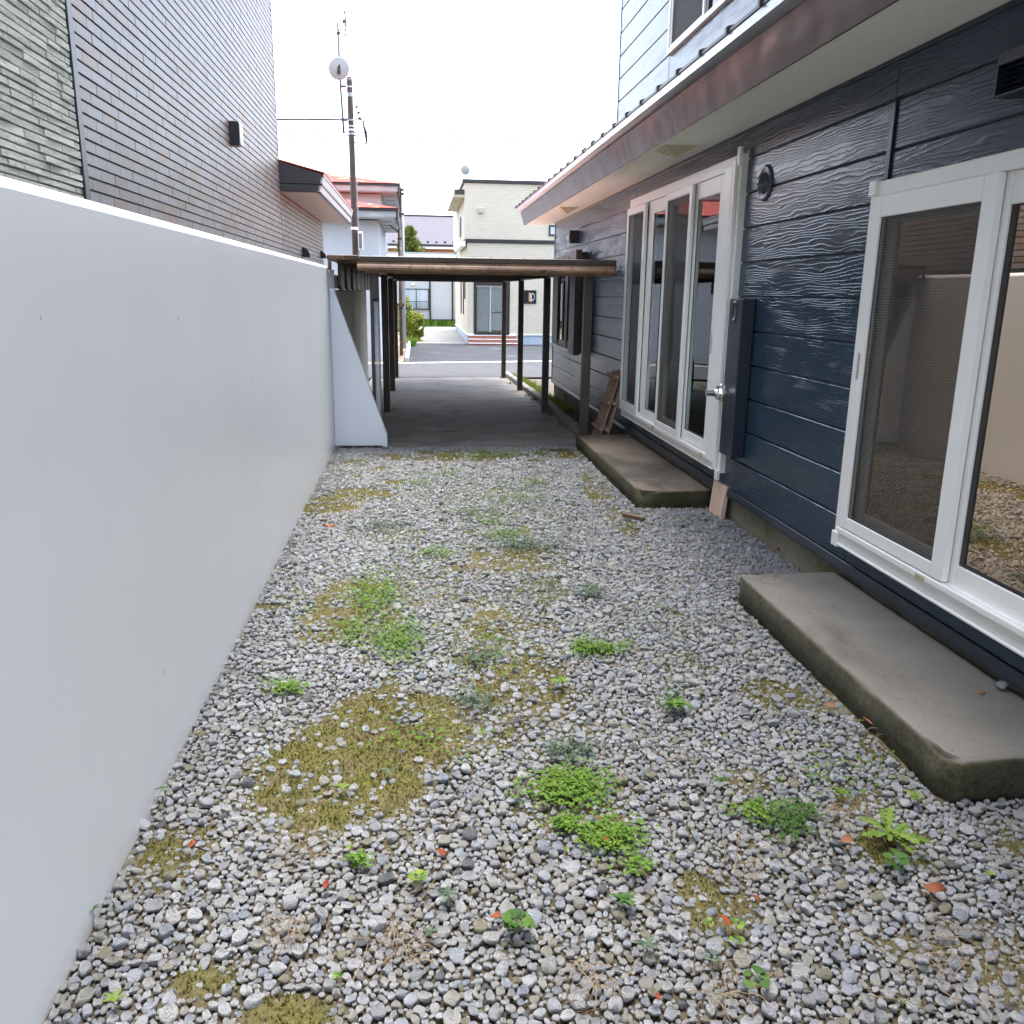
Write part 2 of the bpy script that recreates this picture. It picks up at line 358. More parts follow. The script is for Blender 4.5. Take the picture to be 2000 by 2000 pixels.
def pebble_mat():
    m, n, l, p = new_mat('mixed_grey_pebbles')
    o = n.new('ShaderNodeObjectInfo'); r = o.outputs['Random']
    c = ramp_of(n, l, r, [(0, (0.603,0.614,0.619)), (.10, (0.723,0.737,0.758)), (.22, (0.518,0.534,0.556)), (.34, (0.687,0.688,0.670)), (.46, (0.639,0.664,0.720)), (.56, (0.554,0.541,0.481)), (.64, (0.759,0.774,0.800)),
                          (.74, (0.458,0.504,0.581)), (.80, (0.651,0.651,0.619)), (.87, (0.229,0.246,0.259)), (.89, (0.590,0.638,0.707)), (.94, (0.434,0.405,0.303)), (.975, (0.723,0.750,0.771)), (.9965, (0.530,0.295,0.151))], 'CONSTANT')
    tc = n.new('ShaderNodeTexCoord')
    sp = noise_of(n, l, tc.outputs['Object'], 7, 8, .75)
    c = mix_of(n, l, ramp_of(n, l, sp, [(.30, .55), (.46, 0.0)]), c, (.17,.17,.16))
    alg = noise_of(n, l, pos_of(n, l), 3.2, 5, .6)
    c = mix_of(n, l, math_of(n, l, 'MULTIPLY', ramp_of(n, l, alg, [(.50, 0.0), (.72, .5)]), ramp_of(n, l, noise_of(n, l, tc.outputs['Object'], 2.2, 3), [(.42, 0.0), (.6, 1.0)])), c, (.17,.15,.075))
    l.new(c, p.inputs['Base Color']); p.inputs['Roughness'].default_value = .72; p.inputs['Specular IOR Level'].default_value = .35
    bump_of(n, l, p, noise_of(n, l, tc.outputs['Object'], 5, 7, .7), .12); return m
M['pebble'] = pebble_mat()
def bed_mat():
    m, n, l, p = new_mat('soil_and_moss_bed')
    a = n.new('ShaderNodeAttribute'); a.attribute_name = 'moss'
    f = noise_of(n, l, pos_of(n, l), 70, 6, .7); f2 = noise_of(n, l, pos_of(n, l), 9, 4)
    soil = ramp_of(n, l, f, [(.3, (.035,.028,.019)), (.55, (.085,.070,.048)), (.75, (.17,.15,.115))])
    moss = ramp_of(n, l, f, [(.3, (.040,.040,.010)), (.5, (.082,.080,.022)), (.72, (.15,.14,.045))])
    moss = mix_of(n, l, ramp_of(n, l, f2, [(.42, 0.0), (.68, .75)]), moss, (.105,.080,.046))
    l.new(mix_of(n, l, a.outputs['Fac'], soil, moss), p.inputs['Base Color']); p.inputs['Roughness'].default_value = .95
    p.inputs['Specular IOR Level'].default_value = .1
    bump_of(n, l, p, f, .012); return m
M['bed'] = bed_mat()
def leafy(name, stops, rough=.55, trans=.25, scale=6):
    m, n, l, p = new_mat(name); r = random01(n, l)
    c = ramp_of(n, l, r, stops)
    c = mix_of(n, l, ramp_of(n, l, noise_of(n, l, pos_of(n, l), scale*8, 3), [(.3, .3), (.6, 0.0)]), c, tuple(x*.55 for x in stops[0][1]))
    l.new(c, p.inputs['Base Color']); p.inputs['Roughness'].default_value = max(rough, .65); p.inputs['Specular IOR Level'].default_value = .16
    t = n.new('ShaderNodeBsdfTranslucent'); l.new(c, t.inputs[0])
    mx = n.new('ShaderNodeMixShader'); mx.inputs[0].default_value = trans
    l.new(p.outputs[0], mx.inputs[1]); l.new(t.outputs[0], mx.inputs[2]); l.new(mx.outputs[0], n['Material Output'].inputs['Surface']); return m
M['moss'] = leafy('olive_moss', [(0, (.060,.062,.012)), (.35, (.100,.098,.02)), (.6, (.155,.145,.035)), (.85, (.12,.088,.04)), (1, (.22,.20,.055))], .8)
M['clover'] = leafy('fresh_green_weed', [(0, (.042,.100,.010)), (.4, (.068,.142,.014)), (.8, (.105,.185,.022)), (1, (.15,.20,.028))])
M['weed_dark'] = leafy('dull_green_leaf', [(0, (.024,.062,.012)), (.5, (.040,.092,.018)), (1, (.066,.125,.026))])
M['weed_light'] = leafy('light_green_leaf', [(0, (.070,.125,.018)), (.5, (.105,.17,.028)), (1, (.155,.21,.045))])
M['weed_blue'] = leafy('grey_green_leaf', [(0, (.038,.062,.036)), (.6, (.062,.098,.06)), (1, (.095,.13,.088))])
M['dead_leaf'] = leafy('dead_leaf', [(0, (.18,.055,.025)), (.4, (.22,.095,.045)), (.8, (.20,.11,.06)), (1, (.27,.13,.05))], .6)
M['red_leaf'] = leafy('red_leaf', [(0, (.17,.030,.014)), (.5, (.22,.050,.018)), (1, (.25,.085,.022))], .5)
M['straw'] = leafy('dry_grass', [(0, (.17,.125,.075)), (.5, (.25,.195,.125)), (1, (.14,.085,.055))], .8)
M['shrub'] = leafy('yellow_green_shrub_leaf', [(0, (.13,.18,.02)), (.4, (.24,.28,.035)), (.8, (.34,.36,.06)), (1, (.09,.13,.02))])
M['conifer'] = leafy('conifer_needles', [(0, (.05,.09,.02)), (.5, (.12,.15,.03)), (1, (.26,.25,.04))])
M['grass'] = leafy('yellow_green_grass', [(0, (.13,.20,.02)), (.5, (.22,.28,.04)), (1, (.30,.30,.06))])

# ---------------------------------------------------------------- ground
ZP = [(-60, 0), (9.0, 0), (9.14, -.055), (12.1, -.035), (15.2, -.085), (18.2, -.145), (24.2, -.33), (37, -.56), (52, -.36), (90, -.35), (600, -.35)]
def zg(y):
    for (a, za), (b, zb) in zip(ZP, ZP[1:]):
        if y <= b: return za+(zb-za)*(y-a)/(b-a)
    return ZP[-1][1]
def sheet(name, m, yl0, yl1, x0, x1, dz, nx=2, kind='structure', wob=0, step=.75):
    """strip of ground between the lines y = yl0(x) and y = yl1(x), laid on the profile"""
    b = MB(); xs = [x0+(x1-x0)*i/nx for i in range(nx+1)]
    ys = None; rows = []
    lo = min(yl0(x) for x in xs); hi = max(yl1(x) for x in xs); ny = max(2, int((hi-lo)/step))
    for j in range(ny+1):
        for i, x in enumerate(xs):
            a, c = yl0(x), yl1(x); y = a+(c-a)*j/ny
            w = wob*mnoise.noise(Vector((x*1.3, y*1.3, 3.1))) if wob else 0
            rows.append((x, y, zg(y)+dz+w))
    fs = [(j*(nx+1)+i, j*(nx+1)+i+1, (j+1)*(nx+1)+i+1, (j+1)*(nx+1)+i) for j in range(ny) for i in range(nx)]
    o = b.add(rows, fs).build(name, m, smooth=True, recalc=False); o['kind'] = kind; return o
b = MB(); ys = [p[0] for p in ZP]; ys[0] = -120
b.add([(x, y, zg(y)-.035) for y in ys for x in (-300, 300)], [(2*i, 2*i+1, 2*i+3, 2*i+2) for i in range(len(ys)-1)])
structure(b.build('ground', M['terrain'], recalc=False))
near_edge = lambda x: 17.95+.13*x
far_edge = lambda x: 23.75+.2*x
drive = sheet('asphalt_drive', M['drive'], lambda x: 9.14, near_edge, -.92, 1.88, 0, 24, wob=.012, step=.12)
sheet('road', M['road'], near_edge, far_edge, -40, 40, .004, 60)
sheet('forecourt', M['forecourt'], lambda x: far_edge(x)+.12, lambda x: 37.0, -.22, 14, .004, 20)
sheet('gravel_lot', M['lot_gravel'], lambda x: 37.0, lambda x: 52.0, -.6, 2.6, .008, 6, wob=.03)
sheet('soil_strip', M['soil_strip'], lambda x: far_edge(x)+.12, lambda x: 46.0, -3.0, -.36, .010, 8, wob=.05)
edging = part('concrete_edging', M['concrete'], None, (-.40, 1.72, 9.03, 9.13, -.12, -.012), bevel=.008); structure(edging)

# ---------------------------------------------------------------- white boundary wall
wall = thing('boundary_wall', 'long smooth white painted wall along the left side of the gravel yard', 'wall', (-.93, 4, 0))
MB().prism([(-1.02, -.15), (-.86, -.15), (-.86, 1.80), (-.865, 1.815), (-.878, 1.826), (-.895, 1.83), (-.985, 1.83), (-1.002, 1.826), (-1.015, 1.815), (-1.02, 1.80)], 'y', -4, 9.06).build('wall_body', M['white_wall'], wall)
MB().prism([(-.858, .02), (-.38, .02), (-.335, .0), (-.318, .0), (-.318, .127), (-.815, 1.605), (-.858, 1.605)], 'y', 9.02, 9.13).build('buttress', M['white_wall'], wall, bevel=.006)
part('bracket', M['grey_pipe'], wall, (-.859, -.812, 9.07, 9.12, 1.608, 1.795), (-.875, -.859, 9.05, 9.10, 1.63, 1.645), (-.875, -.859, 9.05, 9.10, 1.745, 1.76), bevel=.003)

# ---------------------------------------------------------------- neighbour's tiled house on the left
nb = thing('tiled_house', 'tall house clad in mauve brown tiles and grey stone behind the white wall', 'house', (-4, 9, 0))
XB = -1.70
part('wall', M['dark_trim'], nb, (-7, XB-.014, -6, 11.90, -.1, 7.2), (-7, XB-.0145, 11.90, 17.08, -.2, 2.795))
part('corner_trim', M['dark_trim'], nb, (XB-.014, XB+.012, 4.935, 5.005, 1.0, 7.2), bevel=.003)
part('corner_trim', M['dark_trim'], nb, (XB-.013, XB+.004, 11.885, 11.912, 2.8, 7.2), bevel=.002)
# tiles: the 300 that show largest as single parts, the others joined
TW, TH = .2235, .0629
tiles = []
for reg, (ya, yb, za, zb) in enumerate([(5.01, 11.88, 1.9, 6.0), (11.90, 17.07, 1.9, 2.79)]):
    nr = int((zb-za)/TH)
    for r in range(nr+1):
        z0 = za+r*TH
        if reg == 1 and z0+TH > zb: continue
        off = [.0, .5, .22, .72][r % 4]*TW; y = ya-off
        while y < yb:
            y0, y1 = max(y, ya), min(y+TW, yb)
            if y1-y0 > .02:
                d = math.hypot(y0, 1.7); top = 1.6+(y0/4.41)*1.30
                if z0 < 1.6+y1*.33: tiles.append((d+.8*abs(z0-2.2), y0, y1, z0))
            y += TW
tiles.sort(key=lambda t: (abs((t[2]-t[1])-TW) > 1e-4, t[0]))
def tile_shape(b, y0, y1, z0, dx=0.0):
    g = .0024; c = .002
    ya, yb, za, zb = y0+g/2, y1-g/2, z0+.0085, z0+TH
    b.add([(XB-.014, ya, za), (XB-.014, yb, za), (XB-.014, yb, zb), (XB-.014, ya, zb), (XB+dx, ya+.0006, za+c), (XB+dx, yb-.0006, za+c), (XB+dx, yb-.0006, zb-c), (XB+dx, ya+.0006, zb-c)],
          [(4, 5, 6, 7), (0, 1, 5, 4), (1, 2, 6, 5), (2, 3, 7, 6), (3, 0, 4, 7)])
b = MB(); tile_shape(b, 0, TW, 0); tme = b.mesh('wall_tile', M['tile'])
rest = MB()
for i, (d, y0, y1, z0) in enumerate(tiles):
    if i < 300 and abs((y1-y0)-TW) < 1e-4:
        o = bpy.data.objects.new('wall_tile', tme); COL.objects.link(o); o.parent = nb; o.matrix_parent_inverse = Matrix.Translation((4, -9, 0))
        o.location = (random.uniform(-.0012, .0012), y0, z0)
    else: tile_shape(rest, y0, y1, z0, random.uniform(-.0012, .0012))
stuff(rest.build('wall_tiles', M['tile'], nb))
# split stone strips nearer the camera
z = 1.86
while z < 3.3:
    h = random.uniform(.028, .044); y = 2.6+random.uniform(0, .1)
    while y < 4.93:
        w = random.uniform(.14, .36); y1 = min(y+w, 4.93)
        if z < 1.6+y1*.30 and y1-y > .02:
            dx = random.uniform(.0, .008); sk = random.uniform(-.003, .003)
            q = MB(); c = .004
            q.add([(XB-.0145, y+.001, z+.002), (XB-.0145, y1-.001, z+.002), (XB-.0145, y1-.001, z+h), (XB-.0145, y+.001, z+h),
                   (XB+dx+sk, y+c, z+.002+c), (XB+dx-sk, y1-c, z+.002+c), (XB+dx-sk*.3, y1-c, z+h-c), (XB+dx+sk*.6, y+c, z+h-c)],
                  [(4, 5, 6, 7), (0, 1, 5, 4), (1, 2, 6, 5), (2, 3, 7, 6), (3, 0, 4, 7)])
            q.build('stone_strip', M['stone'], nb)
        y = y1
    z += h
# red-roofed skirt roof at the lower part
can = MB()
def quadstrip(P, Q): return can.add([*P, *Q], [(i, (i+1) % len(P), len(P)+(i+1) % len(P), len(P)+i) for i in range(len(P))])
part('soffit', M['canopy_soffit'], nb, (XB+.004, -1.235, 11.95, 17.06, 2.80, 2.812))
MB().prism([(XB+.001, 2.815), (-1.232, 2.812), (-1.205, 2.895), (-1.20, 2.90), (XB+.001, 2.90)], 'y', 11.90, 11.945).build('lower_end_board', M['dark_trim'], nb, bevel=.003)
MB().prism([(XB+.001, 2.905), (-1.20, 2.905), (-1.178, 3.03), (XB+.001, 3.165)], 'y', 11.895, 11.945).build('upper_end_board', M['dark_trim'], nb, bevel=.003)
MB().prism([(-1.234, 2.813), (-1.205, 2.813), (-1.185, 2.893), (-1.212, 2.893)], 'y', 11.95, 17.3).build('lower_fascia', M['canopy_strip'], nb, bevel=.003)
MB().prism([(-1.205, 2.92), (-1.18, 2.92), (-1.155, 3.0), (-1.18, 3.0)], 'y', 11.95, 17.3).build('upper_fascia', M['canopy_strip'], nb, bevel=.003)
MB().prism([(-1.17, 3.012), (-1.150, 3.012), (-1.145, 3.035), (-1.165, 3.035)], 'y', 11.95, 17.3).build('drip_edge', M['canopy_strip'], nb, bevel=.002)
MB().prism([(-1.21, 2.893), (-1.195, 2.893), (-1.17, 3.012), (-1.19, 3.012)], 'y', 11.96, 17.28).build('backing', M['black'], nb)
part('black_drip_strip', M['black'], nb, (-1.20, -1.172, 11.948, 17.29, 2.895, 2.919))  # thin black drips separating the fascia strips
part('black_drip_strip', M['black'], nb, (-1.18, -1.150, 11.948, 17.29, 3.0015, 3.0115))
part('black_drip_strip', M['black'], nb, (-1.236, -1.19, 11.948, 17.29, 2.800, 2.8125))
rf = MB().prism([(XB+.003, 3.17), (-1.145, 3.035), (-1.14, 3.05), (XB+.003, 3.19)], 'y', 11.89, 17.3).build('skirt_roof', M['red_roof'], nb)
MB().prism([(-7, 2.80), (XB-.016, 2.80), (XB-.016, 3.19), (-4, 3.9), (-7, 3.2)], 'y', 11.93, 17.28).build('rear_roof', M['red_roof'], nb)
# lamps and hoods on that wall
def wall_lamp(y0, z0, w, h, dpt):
    o = part('wall_lamp', M['black'], nb, (XB-.002, XB+dpt, y0, y0+w, z0, z0+h), bevel=.004)
    part('lamp_glass', M['frost'], o, (XB+dpt*.15, XB+dpt*1.12, y0+w*1.001, y0+w*1.10, z0+.015, z0+h-.015), bevel=.003)
    part('lamp_front', M['white_alu'], o, (XB+dpt*1.002, XB+dpt*1.14, y0+w*.12, y0+w, z0+.012, z0+h-.012), bevel=.003)
wall_lamp(8.86, 2.895, .13, .21, .085)
def hood(y, z, r):
    q = MB()
    for k in range(9):
        a = math.pi/2*k/8
        q.v += [(XB-.002+r*1.0*math.sin(a), y-r*.62, z+r*math.cos(a)), (XB-.002+r*1.0*math.sin(a), y+r*.62, z+r*math.cos(a))]
    q.v += [(XB-.002, y-r*.62, z-.2*r), (XB-.002, y+r*.62, z-.2*r), (XB-.002+r, y-r*.62, z-.2*r), (XB-.002+r, y+r*.62, z-.2*r)]
    for k in range(8): q.f.append((2*k, 2*k+1, 2*k+3, 2*k+2))
    q.f += [tuple([18]+[2*k for k in range(9)]+[20]), tuple([19]+[2*k+1 for k in range(9)]+[21]), (16, 17, 21, 20)]
    q.build('vent_hood', M['black'], nb)
hood(13.95, 2.10, .115); hood(16.55, 2.17, .10)

# ---------------------------------------------------------------- navy house on the right
nv = thing('navy_house', 'navy blue sided house with white sliding doors on the right of the yard', 'house', (4.5, 6, 0))
XW = 2.25
ROWS = [.231+.2265*i for i in range(11)]            # groove heights of the ground floor, the top board ends at the soffit
JOINTS = [-3.0, .55, 4.17, 6.17, 9.13, 11.67, 14.43]
OPEN = [(2.30, 4.17, .345, 2.12), (6.07, 9.17, .335, 2.50), (11.76, 13.98, .84, 2.115)]
def cut(y0, y1, z0, z1, opens):
    rects = [(y0, y1, z0, z1)]
    for (a, c, d, e) in opens:
        out = []
        for (p, q, r, s) in rects:
            if c <= p or a >= q or e <= r or d >= s: out.append((p, q, r, s)); continue
            if p < a: out.append((p, a, r, s))
            if q > c: out.append((c, q, r, s))
            p2, q2 = max(p, a), min(q, c)
            if r < d: out.append((p2, q2, r, d))
            if s > e: out.append((p2, q2, e, s))
        rects = out
    return [t for t in rects if t[1]-t[0] > .012 and t[3]-t[2] > .012]
def board(par, y0, y1, z0, z1, xw=XW):
    g, c = .0035, .007
    y0 += .0015; y1 -= .0015; a, e = z0+g, z1-g
    prof = [(xw+.016, a), (xw+.006, a), (xw, a+c), (xw, e-c*.6), (xw+.004, e), (xw+.016, e)]
    MB().prism(prof, 'y', y0, y1).build('siding_board', M['siding'], par)
for ja, jb in zip(JOINTS, JOINTS[1:]):
    zoff = -.035 if ja >= 9 else 0
    zs = [z+zoff for z in ROWS]+[2.678]
    for r0, r1 in zip(zs, zs[1:]):
        for (y0, y1, z0, z1) in cut(ja+.002, jb-.002, r0, r1, OPEN): board(nv, y0, y1, z0, z1)
# structural wall behind the boards, with the same openings
bw = MB()
for (y0, y1, z0, z1) in cut(-3, 14.43, .20, 2.74, [(a-.01, c+.01, d-.01, e+.01) for a, c, d, e in OPEN]): bw.box(XW+.0165, XW+.12, y0, y1, z0, z1)
bw.box(XW+.02, 9, 14.34, 14.428, .15, 2.75)
bw.build('wall', M['navy_smooth'], nv)
part('end_trim', M['navy_smooth'], nv, (XW-.006, XW+.02, 14.405, 14.445, .15, 2.68), bevel=.003)
MB().prism([(XW+.02, .172), (XW-.012, .172), (XW-.012, .186), (XW-.004, .232), (XW+.02, .232)], 'y', -3, 9.1).build('base_flashing', M['navy_smooth'], nv, bevel=.002)
MB().prism([(XW+.02, .148), (XW-.012, .148), (XW-.012, .16), (XW-.004, .196), (XW+.02, .196)], 'y', 9.1, 14.44).build('base_flashing', M['navy_smooth'], nv, bevel=.002)
fd = part('foundation', M['foundation'], nv, (XW+.035, 8.9, -3, 14.38, -.3, .20))
for y in (14.02, 12.55):
    part('foundation_vent', M['black'], nv, (XW+.030, XW+.06, y-.09, y+.09, .06, .145))
# eave
part('soffit_board', M['soffit'], nv, (1.80, XW+.001, -3, 14.90, 2.688, 2.70))
part('soffit_edge', M['navy_smooth'], nv, (XW-.012, XW+.001, -3, 14.43, 2.664, 2.687), bevel=.003)
for y0, y1 in ((-3, 2.63), (2.634, 6.28), (6.284, 9.02), (9.024, 11.5), (11.504, 14.9)):
    MB().prism([(1.800, 2.676), (1.812, 2.676), (1.75, 2.872), (1.738, 2.872)], 'y', y0, y1).build('fascia_panel', M['fascia'], nv)
MB().prism([(1.80, 2.676), (1.94, 2.70), (2.25, 2.70), (2.25, 2.88), (1.738, 2.872)], 'y', 14.902, 14.915).build('end_fascia', M['fascia'], nv)
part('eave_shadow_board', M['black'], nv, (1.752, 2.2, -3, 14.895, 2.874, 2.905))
MB().prism([(1.664, 2.888), (1.70, 2.884), (1.76, 2.884), (1.76, 2.900), (1.70, 2.902), (1.672, 2.935), (1.662, 2.935)], 'y', -3, 14.93).build('drip_edge', M['drip'], nv)
skirt = MB().prism([(1.655, 2.938), (1.655, 2.955), (2.245, 3.11), (2.245, 3.085)], 'y', -3, 14.95).build('skirt_roof', M['dark_metal_roof'], nv)
y = 14.9
while y > -2.8:
    MB().prism([(1.645, 2.934), (1.645, 2.968), (1.655, 2.974), (2.244, 3.128), (2.244, 3.10), (1.66, 2.95)], 'y', y-.014, y+.014).build('roof_seam', M['dark_metal_roof'], skirt)
    y -= .455
MB().prism([(2.255, 3.09), (2.255, 3.115), (5.5, 3.9), (8.9, 3.1)], 'y', 10.22, 14.94).build('lower_roof', M['dark_metal_roof'], nv)
# upper floor
U0 = [3.175+.2285*i for i in range(17)]
for ja, jb in ((8.155, 10.165), (4.3, 8.15), (.6, 4.295), (-3, .595)):
    for r0, r1 in zip(U0, U0[1:]):
        for (y0, y1, z0, z1) in cut(ja+.002, jb-.002, r0+.012, r1+.012, [(6.3, 8.13, 3.64, 4.98)]): board(nv, y0, y1, z0, z1)
uw = MB()
for (y0, y1, z0, z1) in cut(-3, 10.16, 3.0, 6.9, [(6.28, 8.14, 3.63, 4.99)]): uw.box(XW+.0165, XW+.12, y0, y1, z0, z1)
uw.box(XW+.02, 9, 10.07, 10.158, 3.0, 6.9); uw.build('upper_wall', M['navy_smooth'], nv)
part('upper_end_trim', M['navy_smooth'], nv, (XW-.005, XW+.03, 10.150, 10.185, 3.1, 6.9), bevel=.003)
part('roof', M['dark_metal_roof'], nv, (1.75, 9.2, -3.4, 10.7, 6.92, 7.05))
uwin = part('upper_window', M['white_alu'], nv, (XW-.03, XW+.05, 8.10, 8.14, 3.63, 4.99), (XW-.03, XW+.05, 6.28, 6.32, 3.63, 4.99), (XW-.032, XW+.05, 6.32, 8.10, 3.63, 3.675), (XW-.03, XW+.05, 6.32, 8.10, 4.95, 4.99), bevel=.003)
part('sash', M['white_alu'], uwin, (XW-.018, XW+.02, 7.18, 7.215, 3.676, 4.949), (XW-.018, XW+.02, 8.06, 8.099, 3.676, 4.949), (XW-.018, XW+.02, 7.215, 8.06, 3.676, 3.70), bevel=.002)
part('sash', M['dark_brown'], uwin, (XW-.005, XW+.03, 7.11, 7.178, 3.676, 4.949), bevel=.002)
part('pane', M['glass'], uwin, (XW+.0, XW+.006, 7.215, 8.06, 3.70, 4.949))
part('insect_screen', M['screen'], uwin, (XW-.012, XW-.0105, 7.216, 8.059, 3.701, 4.948))
part('insect_screen', M['screen'], uwin, (XW-.008, XW-.0065, 7.216, 8.059, 3.701, 4.948))
part('pane', M['glass'], uwin, (XW+.012, XW+.018, 6.321, 7.11, 3.676, 4.949))
part('curtain', M['curtain'], uwin, (XW+.10, XW+.115, 6.33, 7.05, 3.69, 4.95))
part('room', M['interior'], nv, (XW+1.2, XW+1.25, 5.9, 8.4, 3.1, 5.3), (XW+.125, XW+1.2, 8.35, 8.40, 3.1, 5.3), (XW+.125, XW+1.2, 5.9, 5.95, 3.1, 5.3), (XW+.125, XW+1.2, 5.95, 8.35, 3.1, 3.15), (XW+.125, XW+1.2, 5.95, 8.35, 5.25, 5.3))

# sliding doors
def members(name, m, par, x0, x1, yo0, yo1, zo0, zo1, wl_, wr, wb, wt, bev=.003):
    """rectangular frame; yo0 < yo1, wl_ is the member on the far (yo1) side, wr on the near (yo0) side"""
    return part(name, m, par, (x0, x1, yo1-wl_, yo1, zo0, zo1), (x0, x1, yo0, yo0+wr, zo0, zo1), (x0+.0005, x1-.0005, yo0+wr, yo1-wl_, zo0, zo0+wb), (x0+.0005, x1-.0005, yo0+wr, yo1-wl_, zo1-wt, zo1), bevel=bev)
W_, D_ = M['white_alu'], M['alu_dim']
# near door
d1 = members('sliding_door', W_, nv, 2.205, 2.30, 2.30, 4.222, .33, 2.135, .062, .062, .105, .07)
part('corner_block', W_, d1, (2.192, 2.225, 4.163, 4.228, .315, .395), bevel=.004)
part('corner_block', W_, d1, (2.192, 2.225, 4.165, 4.228, 2.07, 2.142), bevel=.004)
part('sill_lip', W_, d1, (2.178, 2.204, 2.36, 4.16, .405, .432), (2.188, 2.204, 2.36, 4.16, .330, .343), bevel=.003)
part('drain_clip', M['cream_plastic'], d1, (2.172, 2.1775, 3.34, 3.405, .400, .426), bevel=.002)
sa = members('sash', W_, d1, 2.188, 2.218, 3.235, 4.158, .437, 2.064, .075, .09, .06, .098)
part('sash_lock', M['alu_dim'], d1, (2.182, 2.187, 4.125, 4.137, 1.20, 1.33), bevel=.002)
part('insect_screen', M['screen'], d1, (2.199, 2.2005, 3.326, 4.082, .498, 1.965))
members('inner_sash', D_, d1, 2.235, 2.262, 3.25, 4.10, .45, 2.05, .085, .06, .085, .115)
part('inner_track', M['dark_brown'], d1, (2.262, 2.28, 3.97, 3.985, .45, 1.96), (2.262, 2.28, 3.93, 3.938, .45, 1.96))
part('pane', M['glass_bronze'], d1, (2.246, 2.252, 3.31, 4.015, .535, 1.935))
sb = members('sash', W_, d1, 2.222, 2.246, 2.36, 3.255, .432, 2.064, .055, .06, .09, .12)
part('bronze_strip', M['dark_brown'], d1, (2.232, 2.240, 3.17, 3.199, .523, 1.943), (2.232, 2.2395, 2.421, 3.17, .523, .535))
part('pane', M['glass_bronze'], d1, (2.236, 2.2415, 2.421, 3.17, .536, 1.943))
members('gasket', M['black'], d1, 2.2330, 2.2355, 2.42, 3.171, .522, 1.944, .007, .007, .007, .007, 0)
members('gasket', M['black'], d1, 2.1970, 2.1985, 3.325, 4.083, .497, 1.966, .006, .006, .006, .006, 0)
part('curtain', M['interior'], d1, (2.34, 2.352, 3.08, 3.19, .45, 2.02))
# far door, four panels
d2 = members('sliding_door', W_, nv, 2.205, 2.32, 6.03, 9.185, .325, 2.53, .065, .10, .07, .085)
part('corner_block', W_, d2, (2.188, 2.215, 6.035, 6.085, .27, .345), bevel=.004)
part('corner_block', W_, d2, (2.188, 2.215, 6.035, 6.085, 2.45, 2.575), bevel=.006)
part('edge_cover', W_, d2, (2.180, 2.204, 6.08, 6.125, .345, 2.50), bevel=.004)
part('jamb_cover', W_, d2, (2.180, 2.206, 6.13, 6.29, .385, 2.47), bevel=.004)
part('sill_lip', W_, d2, (2.170, 2.204, 6.29, 9.16, .395, .425), (2.190, 2.204, 6.15, 9.12, .327, .338), bevel=.003)
for y in (7.72, 6.32): part('drain_clip', M['cream_plastic'], d2, (2.160, 2.1695, y, y+.06, .385, .42), bevel=.002)
members('sash', W_, d2, 2.172, 2.197, 8.42, 9.15, .427, 2.44, .065, .075, .075, .07)
part('insect_screen', M['screen'], d2, (2.184, 2.1855, 8.495, 9.085, .502, 2.37))
part('pane', M['glass'], d2, (2.2105, 2.216, 8.46, 9.10, .45, 2.42))
members('sash', W_, d2, 2.206, 2.232, 7.70, 8.40, .427, 2.44, .17, .09, .085, .115)
part('track', M['dark_brown'], d2, (2.2325, 2.236, 8.20, 8.21, .51, 2.32), (2.2325, 2.236, 8.16, 8.166, .51, 2.32))
part('pane', M['glass'], d2, (2.217, 2.2225, 7.79, 8.23, .512, 2.325))
members('sash', W_, d2, 2.172, 2.197, 6.985, 7.73, .427, 2.44, .05, .075, .055, .06)
part('insect_screen', M['screen'], d2, (2.184, 2.1855, 7.06, 7.68, .482, 2.38))
members('inner_sash', D_, d2, 2.206, 2.230, 7.0, 7.699, .43, 2.43, .08, .06, .09, .09)
part('pane', M['glass'], d2, (2.217, 2.2225, 7.06, 7.619, .52, 2.34))
members('sash', W_, d2, 2.205, 2.230, 6.29, 6.995, .427, 2.44, .055, .135, .085, .12)
part('pane', M['glass'], d2, (2.217, 2.2225, 6.425, 6.94, .512, 2.32))
members('gasket', M['black'], d2, 2.2130, 2.2160, 6.425, 6.94, .512, 2.32, .008, .008, .008, .008, 0)
members('gasket', M['black'], d2, 2.2130, 2.2160, 7.79, 8.23, .512, 2.325, .008, .008, .008, .008, 0)
members('gasket', M['black'], d2, 2.1815, 2.1835, 7.06, 7.68, .482, 2.38, .007, .007, .007, .007, 0)
members('gasket', M['black'], d2, 2.1815, 2.1835, 8.495, 9.085, .502, 2.37, .007, .007, .007, .007, 0)
part('handle', M['alu_dim'], d2, (2.200, 2.2045, 6.385, 6.398, 1.17, 1.32), bevel=.002)
for y0, y1 in ((6.45, 6.66), (6.70, 6.92), (7.10, 7.28), (7.45, 7.66), (7.80, 8.22)):
    q = MB(); k = 14; z0, z1 = .98, 2.44
    pts = [(2.30+.022*math.sin(i*1.9+y0*7), y0+(y1-y0)*i/k) for i in range(k+1)]
    q.add([(x, y, z) for z in (z0, z1) for x, y in pts], [(i, i+1, k+2+i, k+1+i) for i in range(k)])
    q.build('curtain', M['curtain'], d2, smooth=True, recalc=False)
part('stored_box', M['white_stucco'], d2, (2.7, 3.1, 6.4, 7.1, .45, .80))
